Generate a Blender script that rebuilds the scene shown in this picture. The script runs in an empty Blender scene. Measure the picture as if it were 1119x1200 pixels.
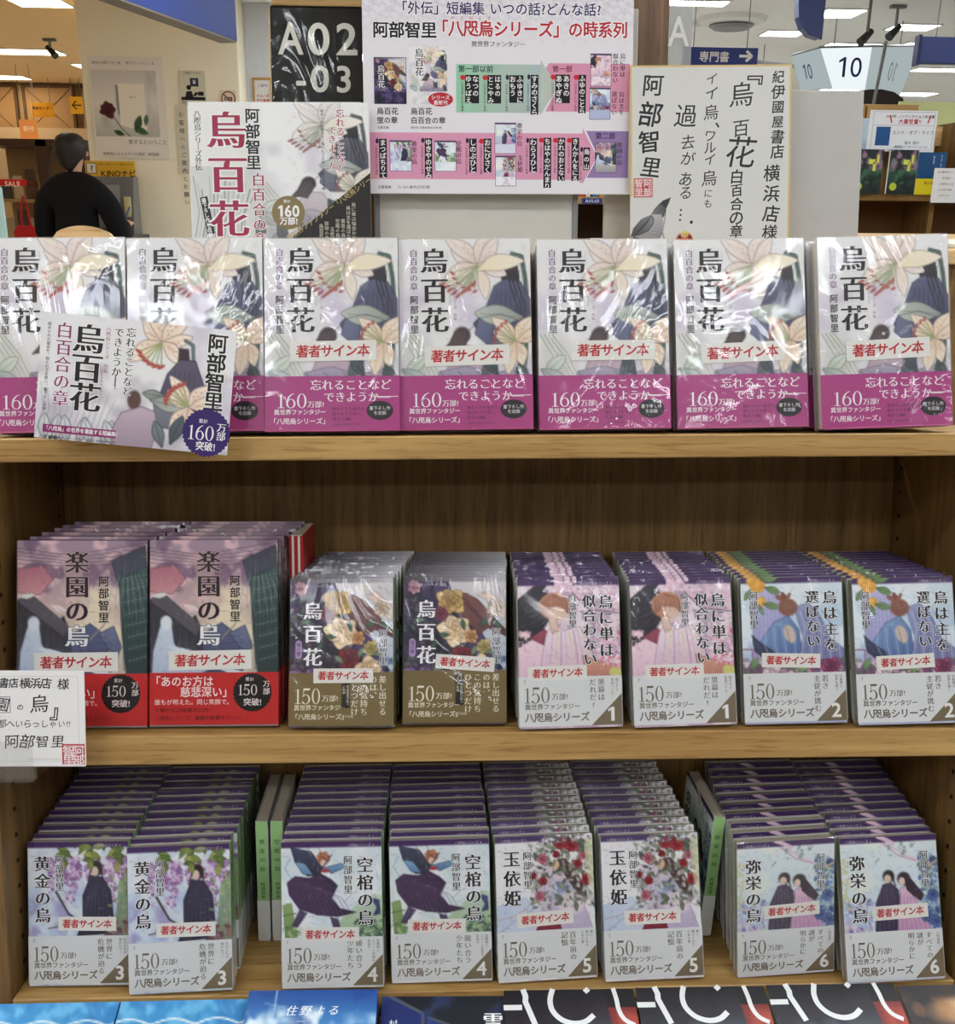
import bpy, math, random
import numpy as np
from mathutils import Matrix, Vector, Euler
S = bpy.context.scene
COL = S.collection
PI = math.pi
rad = math.radians
random.seed(4); rng = np.random.default_rng(7)

# ------------------------------------------------------------------ camera, world, lights, exposure
# the display bookcase leans back by 9 degrees; everything standing in it is placed in the
# bookcase's own frame (x right, y into the case, z up along its back) and then tilted with it
CASE = Matrix.Translation((0, 0, 1.12)) @ Matrix.Rotation(rad(-9), 4, 'X')
p_, y_, r_ = rad(8.0), rad(2.4), rad(0.3)
fw = Vector((math.sin(y_)*math.cos(p_), math.cos(y_)*math.cos(p_), -math.sin(p_)))
r0 = Vector((math.cos(y_), -math.sin(y_), 0)); u0 = r0.cross(fw)
rt = r0*math.cos(r_)+u0*math.sin(r_); up = u0*math.cos(r_)-r0*math.sin(r_)
cam = bpy.data.cameras.new('camera'); camo = bpy.data.objects.new('camera', cam); COL.objects.link(camo)
m4 = Matrix.Identity(4)
for i in range(3):
    m4[i][0], m4[i][1], m4[i][2] = rt[i], up[i], -fw[i]
m4.translation = Vector((0, -0.955, 0.060))
camo.matrix_world = CASE @ m4
cam.sensor_fit = 'HORIZONTAL'; cam.sensor_width = 36; cam.lens = 36*1160/1119
cam.clip_start = 0.05; cam.clip_end = 60
S.camera = camo
w = bpy.data.worlds.new('world'); S.world = w; w.use_nodes = True
w.node_tree.nodes['Background'].inputs[0].default_value = (0.84, 0.92, 1.0, 1)
w.node_tree.nodes['Background'].inputs[1].default_value = 0.42
S.view_settings.view_transform = 'Standard'; S.view_settings.look = 'None'
S.view_settings.exposure = 0.0; S.view_settings.gamma = 1; S.view_settings.use_curve_mapping = False
S.cycles.max_bounces = 8; S.cycles.transparent_max_bounces = 24
S.cycles.sample_clamp_indirect = 6

PANEL = 21.0           # radiance of the store's ceiling panels
WARM = (1.0, 0.80, 0.50)

# ------------------------------------------------------------------ helpers
def lin(c):
    a = np.asarray(c, float)
    if a.max() > 1.001: a = a/255.
    return np.where(a <= .04045, a/12.92, ((a+.055)/1.055)**2.4)

def link(o, parent=None):
    COL.objects.link(o)
    if parent is not None: o.parent = parent
    return o

def tag(o, label=None, cat=None, group=None, kind=None):
    if label: o['label'] = label
    if cat: o['category'] = cat
    if group: o['group'] = group
    if kind: o['kind'] = kind
    return o

def empty(name, loc=(0, 0, 0), rz=0):
    o = bpy.data.objects.new(name, None); o.empty_display_size = .02
    COL.objects.link(o); o.location = loc; o.rotation_euler = (0, 0, rz)
    return o

def mesh(name, v, f, mat, parent=None, smooth=False):
    me = bpy.data.meshes.new(name); me.from_pydata([tuple(p) for p in v], [], f)
    if mat is not None: me.materials.append(mat)
    if smooth: me.polygons.foreach_set('use_smooth', [True]*len(me.polygons))
    return link(bpy.data.objects.new(name, me), parent)

class MB:
    """collects simple solids and links them as ONE mesh object"""
    def __init__(s): s.v = []; s.f = []; s.sm = False
    def box(s, x0, x1, y0, y1, z0, z1, b=0.0, M=None):
        n = len(s.v)
        if b <= 0:
            pts = [(x, y, z) for z in (z0, z1) for y in (y0, y1) for x in (x0, x1)]
            fs = [(0, 2, 3, 1), (4, 5, 7, 6), (0, 1, 5, 4), (2, 6, 7, 3), (0, 4, 6, 2), (1, 3, 7, 5)]
        else:
            pts = []; idx = {}
            for sx in (0, 1):
                for sy in (0, 1):
                    for sz in (0, 1):
                        X = (x0, x1)[sx]; Y = (y0, y1)[sy]; Z = (z0, z1)[sz]
                        ix = b if sx == 0 else -b; iy = b if sy == 0 else -b; iz = b if sz == 0 else -b
                        for a, q in (('x', (X, Y+iy, Z+iz)), ('y', (X+ix, Y, Z+iz)), ('z', (X+ix, Y+iy, Z))):
                            idx[(sx, sy, sz, a)] = len(pts); pts.append(q)
            I = idx; fs = []
            for k in (0, 1):
                fs += [tuple(I[(k, a, c, 'x')] for a, c in ((0, 0), (1, 0), (1, 1), (0, 1))[::(-1 if k == 0 else 1)]),
                       tuple(I[(a, k, c, 'y')] for a, c in ((0, 0), (1, 0), (1, 1), (0, 1))[::(1 if k == 0 else -1)]),
                       tuple(I[(a, c, k, 'z')] for a, c in ((0, 0), (1, 0), (1, 1), (0, 1))[::(-1 if k == 0 else 1)])]
            for a in (0, 1):
                for c in (0, 1):
                    fs += [(I[(a, c, 0, 'x')], I[(a, c, 1, 'x')], I[(a, c, 1, 'y')], I[(a, c, 0, 'y')]),
                           (I[(a, 0, c, 'x')], I[(a, 1, c, 'x')], I[(a, 1, c, 'z')], I[(a, 0, c, 'z')]),
                           (I[(0, a, c, 'y')], I[(1, a, c, 'y')], I[(1, a, c, 'z')], I[(0, a, c, 'z')])]
                    for d in (0, 1):
                        fs.append((I[(a, c, d, 'x')], I[(a, c, d, 'y')], I[(a, c, d, 'z')]))
        if M is not None: pts = [tuple(M @ Vector(p)) for p in pts]
        s.v += pts; s.f += [tuple(i+n for i in f) for f in fs]; return s
    def tube(s, pts, r, n=10, cap=True):
        pts = [Vector(p) for p in pts]; rs = r if isinstance(r, (list, tuple)) else [r]*len(pts)
        base = len(s.v); prev = None
        for i, p in enumerate(pts):
            d = (pts[min(i+1, len(pts)-1)]-pts[max(i-1, 0)]).normalized()
            if prev is None:
                a = Vector((0, 0, 1)) if abs(d.z) < .9 else Vector((1, 0, 0)); prev = d.cross(a).normalized()
            e1 = (prev - d*prev.dot(d)).normalized(); e2 = d.cross(e1); prev = e1
            for k in range(n):
                t = 2*PI*k/n; s.v.append(tuple(p+(e1*math.cos(t)+e2*math.sin(t))*rs[i]))
        for i in range(len(pts)-1):
            for k in range(n):
                a = base+i*n+k; b_ = base+i*n+(k+1) % n
                s.f.append((a, b_, b_+n, a+n))
        if cap:
            s.f.append(tuple(base+k for k in range(n))[::-1]); s.f.append(tuple(base+(len(pts)-1)*n+k for k in range(n)))
        return s
    def prism(s, poly, y0, y1, axis='y'):
        """extrude an x/z outline between y0 and y1"""
        n = len(s.v); k = len(poly)
        def q(a, b, t): return (a, t, b) if axis == 'y' else ((t, a, b) if axis == 'x' else (a, b, t))
        s.v += [q(a, b, y0) for a, b in poly]+[q(a, b, y1) for a, b in poly]
        s.f.append(tuple(n+i for i in range(k))); s.f.append(tuple(n+k+i for i in range(k))[::-1])
        for i in range(k): s.f.append((n+i, n+k+i, n+k+(i+1) % k, n+(i+1) % k))
        return s
    def build(s, name, mat, parent=None, smooth=False):
        return mesh(name, s.v, s.f, mat, parent, smooth)

def bx(name, mat, parent, *a, b=0.0): return MB().box(*a, b=b).build(name, mat, parent)
def struct(o): o['kind'] = 'structure'; return o

def place(o, x, y, z, rz=0, lean=0, roll=0):
    o.matrix_world = CASE @ Matrix.Translation((x, y, z)) @ Matrix.Rotation(rad(rz), 4, 'Z') @ Matrix.Rotation(rad(-lean), 4, 'X') @ Matrix.Rotation(rad(-roll), 4, 'Y')

# ------------------------------------------------------------------ materials
def newmat(name):
    m = bpy.data.materials.new(name); m.use_nodes = True
    nt = m.node_tree; return m, nt, nt.nodes['Principled BSDF']
def plain(name, rgb, rough=.6, spec=.3, var=.06, scale=30, metal=0, bump=0.0):
    m, nt, b = newmat(name); c = lin(rgb)
    n = nt.nodes.new('ShaderNodeTexNoise'); n.inputs['Scale'].default_value = scale; n.inputs['Detail'].default_value = 3
    tc = nt.nodes.new('ShaderNodeTexCoord'); nt.links.new(tc.outputs['Object'], n.inputs['Vector'])
    r = nt.nodes.new('ShaderNodeMix'); r.data_type = 'RGBA'
    r.inputs[6].default_value = (*(c*(1-var)), 1); r.inputs[7].default_value = (*np.minimum(c*(1+var), 1), 1)
    nt.links.new(n.outputs['Fac'], r.inputs[0]); nt.links.new(r.outputs[2], b.inputs['Base Color'])
    b.inputs['Roughness'].default_value = rough; b.inputs['Specular IOR Level'].default_value = spec; b.inputs['Metallic'].default_value = metal
    if bump:
        bp = nt.nodes.new('ShaderNodeBump'); bp.inputs['Strength'].default_value = bump; bp.inputs['Distance'].default_value = .001
        nt.links.new(n.outputs['Fac'], bp.inputs['Height']); nt.links.new(bp.outputs[0], b.inputs['Normal'])
    return m
def glow(name, rgb, s):
    m = bpy.data.materials.new(name); m.use_nodes = True; nt = m.node_tree; nt.nodes.clear()
    e = nt.nodes.new('ShaderNodeEmission'); e.inputs[0].default_value = (*lin(rgb), 1); e.inputs[1].default_value = s
    o = nt.nodes.new('ShaderNodeOutputMaterial'); nt.links.new(e.outputs[0], o.inputs[0]); return m
def wood(name, dark, light, axis, rough=.45, scale=1.0, bump=.15):
    """oak veneer: fibres along one axis, slow tone bands and short dark pores"""
    m, nt, b = newmat(name); L = nt.links
    tc = nt.nodes.new('ShaderNodeTexCoord'); mp = nt.nodes.new('ShaderNodeMapping')
    st = {'x': (1.2, 34, 34), 'z': (34, 34, 1.2)}[axis]
    mp.inputs['Scale'].default_value = tuple(q*scale for q in st); L.new(tc.outputs['Object'], mp.inputs['Vector'])
    n1 = nt.nodes.new('ShaderNodeTexNoise'); n1.inputs['Scale'].default_value = 2.2; n1.inputs['Detail'].default_value = 6; n1.inputs['Distortion'].default_value = .5
    L.new(mp.outputs[0], n1.inputs['Vector'])
    mp2 = nt.nodes.new('ShaderNodeMapping'); mp2.inputs['Scale'].default_value = tuple(q*scale*4 for q in ((2.5, 40, 40) if axis == 'x' else (40, 40, 2.5)))
    L.new(tc.outputs['Object'], mp2.inputs['Vector'])
    n2 = nt.nodes.new('ShaderNodeTexNoise'); n2.inputs['Scale'].default_value = 2.0; n2.inputs['Detail'].default_value = 2
    L.new(mp2.outputs[0], n2.inputs['Vector'])
    cr = nt.nodes.new('ShaderNodeValToRGB'); e = cr.color_ramp.elements
    e[0].position = .30; e[0].color = (*lin(dark), 1); e[1].position = .68; e[1].color = (*lin(light), 1)
    L.new(n1.outputs['Fac'], cr.inputs[0])
    pr = nt.nodes.new('ShaderNodeValToRGB'); e = pr.color_ramp.elements
    e[0].position = .32; e[0].color = (.62, .55, .45, 1); e[1].position = .46; e[1].color = (1, 1, 1, 1)
    L.new(n2.outputs['Fac'], pr.inputs[0])
    mx = nt.nodes.new('ShaderNodeMix'); mx.data_type = 'RGBA'; mx.blend_type = 'MULTIPLY'; mx.inputs[0].default_value = .8
    L.new(cr.outputs[0], mx.inputs[6]); L.new(pr.outputs[0], mx.inputs[7]); L.new(mx.outputs[2], b.inputs['Base Color'])
    b.inputs['Roughness'].default_value = rough; b.inputs['Specular IOR Level'].default_value = .35
    bp = nt.nodes.new('ShaderNodeBump'); bp.inputs['Strength'].default_value = bump; bp.inputs['Distance'].default_value = .0006
    L.new(n2.outputs['Fac'], bp.inputs['Height']); L.new(bp.outputs[0], b.inputs['Normal'])
    return m
def printed(name, rough=.4, spec=.4, bump=.0):
    m, nt, b = newmat(name); a = nt.nodes.new('ShaderNodeVertexColor'); a.layer_name = 'Col'
    n = nt.nodes.new('ShaderNodeTexNoise'); n.inputs['Scale'].default_value = 900
    tc = nt.nodes.new('ShaderNodeTexCoord'); nt.links.new(tc.outputs['Object'], n.inputs['Vector'])
    mx = nt.nodes.new('ShaderNodeMix'); mx.data_type = 'RGBA'; mx.blend_type = 'MULTIPLY'; mx.inputs[0].default_value = .07
    nt.links.new(a.outputs[0], mx.inputs[6]); nt.links.new(n.outputs['Color'], mx.inputs[7]); nt.links.new(mx.outputs[2], b.inputs['Base Color'])
    b.inputs['Roughness'].default_value = rough; b.inputs['Specular IOR Level'].default_value = spec
    if bump:
        n2 = nt.nodes.new('ShaderNodeTexNoise'); n2.inputs['Scale'].default_value = 18; nt.links.new(tc.outputs['Object'], n2.inputs['Vector'])
        bp = nt.nodes.new('ShaderNodeBump'); bp.inputs['Strength'].default_value = bump; bp.inputs['Distance'].default_value = .002
        nt.links.new(n2.outputs['Fac'], bp.inputs['Height']); nt.links.new(bp.outputs[0], b.inputs['Normal'])
    return m
def film(name, cap=.30, strength=.6):
    """crinkled clear shrink film"""
    m = bpy.data.materials.new(name); m.use_nodes = True; nt = m.node_tree; nt.nodes.clear(); L = nt.links
    tc = nt.nodes.new('ShaderNodeTexCoord'); oi = nt.nodes.new('ShaderNodeObjectInfo')
    ad = nt.nodes.new('ShaderNodeVectorMath'); ad.operation = 'ADD'
    sc = nt.nodes.new('ShaderNodeVectorMath'); sc.operation = 'SCALE'; sc.inputs[3].default_value = 9.0
    L.new(oi.outputs['Location'], sc.inputs[0]); L.new(tc.outputs['Object'], ad.inputs[0]); L.new(sc.outputs[0], ad.inputs[1])
    mp = nt.nodes.new('ShaderNodeMapping'); mp.inputs['Scale'].default_value = (1.0, 1.0, .55); mp.inputs['Rotation'].default_value = (0, .35, 0)
    L.new(ad.outputs[0], mp.inputs['Vector'])
    n = nt.nodes.new('ShaderNodeTexNoise'); n.inputs['Scale'].default_value = 11; n.inputs['Detail'].default_value = 3; n.inputs['Roughness'].default_value = .5; n.inputs['Distortion'].default_value = 1.6
    L.new(mp.outputs[0], n.inputs['Vector'])
    bp = nt.nodes.new('ShaderNodeBump'); bp.inputs['Strength'].default_value = strength; bp.inputs['Distance'].default_value = .008
    L.new(n.outputs['Fac'], bp.inputs['Height'])
    g = nt.nodes.new('ShaderNodeBsdfGlossy'); g.inputs['Roughness'].default_value = .10; g.inputs['Color'].default_value = (1, 1, 1, 1)
    L.new(bp.outputs[0], g.inputs['Normal'])
    t = nt.nodes.new('ShaderNodeBsdfTransparent'); t.inputs[0].default_value = (.985, .986, .988, 1)
    fr = nt.nodes.new('ShaderNodeFresnel'); fr.inputs['IOR'].default_value = 1.5
    ml = nt.nodes.new('ShaderNodeMath'); ml.operation = 'MINIMUM'; ml.inputs[1].default_value = cap
    L.new(fr.outputs[0], ml.inputs[0])
    mx = nt.nodes.new('ShaderNodeMixShader'); L.new(ml.outputs[0], mx.inputs[0]); L.new(t.outputs[0], mx.inputs[1]); L.new(g.outputs[0], mx.inputs[2])
    o = nt.nodes.new('ShaderNodeOutputMaterial'); L.new(mx.outputs[0], o.inputs[0]); return m
def clear(name, col=(.93, .95, .95), fac=.14):
    m = bpy.data.materials.new(name); m.use_nodes = True; nt = m.node_tree; nt.nodes.clear(); L = nt.links
    n = nt.nodes.new('ShaderNodeTexNoise'); n.inputs['Scale'].default_value = 3
    mt = nt.nodes.new('ShaderNodeMath'); mt.operation = 'MULTIPLY_ADD'; mt.inputs[1].default_value = .1; mt.inputs[2].default_value = fac-.05
    L.new(n.outputs['Fac'], mt.inputs[0])
    g = nt.nodes.new('ShaderNodeBsdfGlossy'); g.inputs['Roughness'].default_value = .08
    t = nt.nodes.new('ShaderNodeBsdfTransparent'); t.inputs[0].default_value = (*col, 1)
    mx = nt.nodes.new('ShaderNodeMixShader'); L.new(mt.outputs[0], mx.inputs[0]); L.new(t.outputs[0], mx.inputs[1]); L.new(g.outputs[0], mx.inputs[2])
    o = nt.nodes.new('ShaderNodeOutputMaterial'); L.new(mx.outputs[0], o.inputs[0]); return m

def frosted(name):
    m = bpy.data.materials.new(name); m.use_nodes = True; nt = m.node_tree; nt.nodes.clear(); L = nt.links
    n = nt.nodes.new('ShaderNodeTexNoise'); n.inputs['Scale'].default_value = 5
    mt = nt.nodes.new('ShaderNodeMath'); mt.operation = 'MULTIPLY_ADD'; mt.inputs[1].default_value = .1; mt.inputs[2].default_value = .40
    L.new(n.outputs['Fac'], mt.inputs[0])
    g = nt.nodes.new('ShaderNodeBsdfDiffuse'); g.inputs['Color'].default_value = (.45, .46, .46, 1)
    t = nt.nodes.new('ShaderNodeBsdfTransparent')
    mx = nt.nodes.new('ShaderNodeMixShader'); L.new(mt.outputs[0], mx.inputs[0]); L.new(t.outputs[0], mx.inputs[1]); L.new(g.outputs[0], mx.inputs[2])
    o = nt.nodes.new('ShaderNodeOutputMaterial'); L.new(mx.outputs[0], o.inputs[0]); return m
M_FROST = frosted('frosted_acrylic')
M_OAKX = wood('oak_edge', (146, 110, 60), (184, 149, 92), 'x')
M_OAKZ = wood('oak_panel_shaded', (104, 77, 42), (136, 104, 60), 'z')  # oak darker than the edges: compartment shade put into the panel colour
M_WAL = wood('brown_post', (88, 62, 40), (122, 92, 64), 'z')
M_LIGHTWOOD = wood('pale_wood', (196, 160, 108), (222, 190, 140), 'x')
M_PAGE = plain('page_edges', (176, 168, 154), .9, .1, .10, 260)
M_PAGEW = plain('page_edges_white', (214, 208, 194), .9, .1, .08, 260)
M_COAT = printed('coated_print', .38, .35)
M_MATTE = printed('card_print', .55, .25)
M_GLOSS = printed('laminated_print', .22, .06, .25)
M_FILM = film('shrink_film'); M_SLEEVE = film('sleeve_film', .022, 1.0)
M_CLEAR = clear('clear_acrylic', (.975, .98, .98), .07)
M_WHITE = plain('white_card', (226, 224, 218), .6, .2, .02, 12)
M_BLACKP = plain('black_plastic', (22, 22, 24), .35, .4, .1)
M_GREY = plain('grey_metal', (120, 122, 122), .4, .4, .05)

# ------------------------------------------------------------------ lettering: glyph outlines of the built-in font
_G = {}
def _ring(cx, cz, ro, ri, a0, a1, n=28):
    """elliptic band: outer radii ro, inner radii ri, between two angles"""
    v, f = [], []
    for i in range(n+1):
        t = rad(a0+(a1-a0)*i/n)
        v += [(cx+ro[0]*math.cos(t), cz+ro[1]*math.sin(t)), (cx+ri[0]*math.cos(t), cz+ri[1]*math.sin(t))]
    for i in range(n): f.append((2*i, 2*i+2, 2*i+3, 2*i+1) if a1 > a0 else (2*i, 2*i+1, 2*i+3, 2*i+2))
    return v, f
def serif_digit(ch):
    """book-face numerals with thick stems and thin joins"""
    P_ = []
    def quad(*q): P_.append((list(q), [tuple(range(len(q)))]))
    if ch == '0': P_.append(_ring(.28, .36, (.245, .37), (.145, .345), 0, 360, 40)); ad = .56
    elif ch == '1': quad((.15, .03), (.25, .03), (.25, .72), (.15, .66)); quad((.03, 0), (.37, 0), (.37, .03), (.03, .03)); quad((.15, .66), (.25, .72), (.03, .62), (.03, .60)); ad = .42
    elif ch == '5':
        quad((.10, .64), (.47, .64), (.50, .74), (.10, .74)); quad((.10, .36), (.14, .40), (.135, .64), (.10, .64)); P_.append(_ring(.24, .22, (.26, .235), (.155, .205), -140, 145, 30)); P_.append(_ring(.07, .07, (.055, .055), (.0, .0), 0, 360, 14)); ad = .56
    elif ch == '6': P_.append(_ring(.28, .225, (.24, .235), (.145, .205), 0, 360, 34)); P_.append(_ring(.50, .26, (.46, .48), (.355, .455), 96, 180, 20)); ad = .56
    else: return None
    v, f = [], []
    for pv, pf in P_: k = len(v); v += pv; f += [tuple(i+k for i in q) for q in pf]
    return np.array(v), f, ad
def glyph(ch, wt=(0, 0), res=2):
    """outline of a character; wt pushes its edges out sideways and up/down (thick stems, thin bars)"""
    k = (ch, wt, res)
    if k in _G: return _G[k]
    if wt[0] > wt[1] and ch in '0156':
        _G[k] = serif_digit(ch); return _G[k]
    if ch == '1':      # upright with a flag, like the big numerals on the bands
        w_ = .055+wt[0]*1.2
        _G[k] = (np.array([(.26-w_, 0), (.26+w_, 0), (.26+w_, .70), (.26-w_*.6, .70), (.26-w_, .56), (.26-w_*.6, .70), (.04, .585), (.04, .585-w_*1.5), (.26-w_, .60-w_*.4)]), [(0, 1, 2, 3, 4), (5, 6, 7, 8)], .46); return _G[k]
    c = bpy.data.curves.new('g', 'FONT'); c.body = ch; c.resolution_u = res
    o = bpy.data.objects.new('g', c); me = o.to_mesh()
    n = len(me.vertices); a = np.zeros(n*3)
    if n: me.vertices.foreach_get('co', a)
    v = a.reshape(-1, 3)[:, :2].copy(); f = [tuple(p.vertices) for p in me.polygons]
    o.to_mesh_clear(); bpy.data.objects.remove(o); bpy.data.curves.remove(c)
    adv = 1.0 if ord(ch) > 0x2e00 or ch in '―…“”' else ((v[:, 0].max()+.07) if n else .35)
    if n and (wt[0] or wt[1]):
        E_ = {}
        for q in f:
            ar = sum(v[q[i-1]][0]*v[q[i]][1]-v[q[i]][0]*v[q[i-1]][1] for i in range(len(q)))
            q = q if ar > 0 else q[::-1]
            for i in range(len(q)):
                e = (q[i-1], q[i])
                if (e[1], e[0]) in E_: del E_[(e[1], e[0])]
                else: E_[e] = 1
        N = np.zeros_like(v); C = np.zeros(n)
        for (i, j) in E_:
            d = v[j]-v[i]; L = np.hypot(*d)
            if L < 1e-6: continue
            nn = np.array([d[1], -d[0]])/L
            for q in (i, j): N[q] += nn; C[q] += 1
        L = np.maximum(np.hypot(N[:, 0], N[:, 1]), 1e-6)[:, None]; U_ = N/L; m = np.minimum(2.0/np.maximum(L[:, 0], .8), 1.6)[:, None]
        v = v+U_*m*np.array([wt[0], wt[1]])
    _G[k] = (v, f, adv); return _G[k]
STY = {  # edge weights (sideways, up/down), shear, stretch x
    'g': ((.003, .003), 0, 1), 'l': ((-.014, -.014), 0, 1), 'gb': ((.016, .016), 0, 1), 'gx': ((.025, .025), 0, 1.02),
    'm': ((.019, -.007), 0, 1), 'ml': ((.0, -.018), 0, 1), 'mb': ((.034, -.003), 0, 1.03),
    'b': ((.026, .026), .10, 1.05), 'h': ((.004, .004), .14, 1), 'hb': ((.016, .016), .10, 1)}
VROT = 'ー―「」『』（）…〜'

class Pr:
    """flat print: layers of coloured shapes, u right and v down as fractions of the sheet, built as one mesh"""
    def __init__(s, W, H, dl=1e-4):
        s.W, s.H, s.dl = W, H, dl; s.v = []; s.f = []; s.c = []; s.n = 0
    def _add(s, xz, faces, col, l):
        xz = np.asarray(xz, float); k = len(xz)
        s.v.append(np.column_stack([xz[:, 0], np.full(k, -l*s.dl), xz[:, 1]]))
        cc = np.asarray(col, float)
        s.c.append(np.tile(lin(cc), (k, 1)) if cc.ndim == 1 else cc)
        s.f += [tuple(i+s.n for i in f) for f in faces]; s.n += k
    def xy(s, pts): return [(u*s.W-s.W/2, s.H-v*s.H) for u, v in pts]
    def poly(s, pts, col, l=1): s._add(s.xy(pts), [tuple(range(len(pts)))], col, l)
    def rect(s, u0, v0, u1, v1, col, l=1, rot=0):
        pts = [(u0, v0), (u0, v1), (u1, v1), (u1, v0)]
        if rot:
            cu, cv = (u0+u1)/2, (v0+v1)/2; a = s.H/s.W; t = rad(rot)
            pts = [(cu+(x-cu)*math.cos(t)-(y-cv)*a*math.sin(t), cv+((x-cu)*math.sin(t)+(y-cv)*a*math.cos(t))/a) for x, y in pts]
        s.poly(pts, col, l)
    def ell(s, u, v, r, col, l=1, n=32, sq=1.0, spikes=0):
        a = s.W/s.H; m = n if not spikes else spikes*2
        s.poly([(u+r*(1 if not spikes or i % 2 else .94)*math.cos(-2*PI*i/m), v-r*sq*a*(1 if not spikes or i % 2 else .94)*math.sin(-2*PI*i/m)) for i in range(m)], col, l)
    def line(s, pts, w, col, l=1):
        q = [Vector(p) for p in s.xy(pts)]; w = w*s.W/2
        for i, (a, b) in enumerate(zip(q, q[1:])):
            d = (b-a).normalized(); n = Vector((-d.y, d.x))*w; e = d*w*.35
            s._add([a-n-e, b-n+e, b+n+e, a+n-e], [(0, 1, 2, 3)], col, l+.2*(i % 3))
    def frame(s, u0, v0, u1, v1, w, col, l=1):
        s.line([(u0, v0), (u1, v0), (u1, v1), (u0, v1), (u0, v0)], w, col, l)
    def canvas(s, cv, u0=0, v0=0, u1=1, v1=1, l=0):
        img = cv.out(); h, w_ = img.shape[:2]
        X, Y = np.meshgrid(np.linspace(u0, u1, w_), np.linspace(v0, v1, h))
        xz = np.column_stack([X.ravel()*s.W-s.W/2, s.H-Y.ravel()*s.H])
        i = np.arange(h*w_).reshape(h, w_)
        f = np.stack([i[:-1, :-1], i[1:, :-1], i[1:, 1:], i[:-1, 1:]], -1).reshape(-1, 4)
        s._add(xz, [tuple(q) for q in f.tolist()], lin(img.reshape(-1, 3)*255 if img.max() <= 1 else img.reshape(-1, 3)), l)
    def text(s, t, u, v, size, col, st='g', l=2, vert=False, align='l', gap=1.0, rot=0, res=2, sx=1.0, out=None, ow=.05, jit=0, mir=False, skew=0):
        """u, v = start of the line (top centre of a column when vert); size = em as a fraction of the width"""
        wt, shear, stx = STY[st]; e = size*s.W; x0 = u*s.W-s.W/2; z0 = s.H-v*s.H
        ct, sn = math.cos(rad(rot)), math.sin(rad(rot)); rows = []
        if not vert:
            tot = sum((glyph(c, wt, res)[2] if c != ' ' else .35)*sx*gap for c in t)
            x = -tot/2 if align == 'c' else (-tot if align == 'r' else 0)
            for c in t:
                ad = (glyph(c, wt, res)[2] if c != ' ' else .35)*sx*gap
                rows.append((c, x+ad/2, -.5, False)); x += ad
        else:
            for i, c in enumerate(t): rows.append((c, 0, -(i+.5)*gap, c in VROT))
        rj = random.Random(sum(map(ord, t)))
        for c, cx, cz, vr in rows:
            if c == ' ': continue
            gv, gf, ad = glyph(c, wt, res)
            if len(gv) == 0: continue
            hw = ad/2 if ord(c) < 0x2e00 else .5; a = rj.uniform(-jit, jit); q = 1+rj.uniform(-.12, .12)*(jit > 0)
            passes = [(0, 0, col, l)]
            if out is not None: passes = [(ow*dx, ow*dy, out, l-.95+.13*i) for i, (dx, dy) in enumerate(((-.7, -.7), (.7, -.7), (-.7, .7), (.7, .7), (0, 0)))]+passes
            for dx, dy, cc_, ll in passes:
                p = gv-np.array([hw-.035*(ad < 1), .38])
                if vr: p = np.column_stack([p[:, 1], -p[:, 0]])
                if c in '、。' and vert: p = p+np.array([.6, .6])
                if jit: p = np.column_stack([p[:, 0]*math.cos(a)-p[:, 1]*math.sin(a), p[:, 0]*math.sin(a)+p[:, 1]*math.cos(a)])*q
                p = p*np.array([sx*stx, 1]); p[:, 0] += dx+p[:, 1]*(shear+skew); p[:, 1] += dy
                p = (p+np.array([cx, cz]))*e
                p = np.column_stack([p[:, 0]*ct-p[:, 1]*sn, p[:, 0]*sn+p[:, 1]*ct])
                s._add(p+np.array([x0, z0]), gf, cc_, ll)
    def build(s, name, mat, parent=None, y=0.0):
        v = np.concatenate(s.v); v[:, 1] += y
        me = bpy.data.meshes.new(name); me.from_pydata(v.tolist(), [], s.f)
        ca = me.color_attributes.new('Col', 'FLOAT_COLOR', 'POINT')
        c = np.concatenate(s.c); c = np.column_stack([c, np.ones(len(c))])
        ca.data.foreach_set('color', c.ravel().astype(np.float32)); me.materials.append(mat)
        return link(bpy.data.objects.new(name, me), parent)

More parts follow.
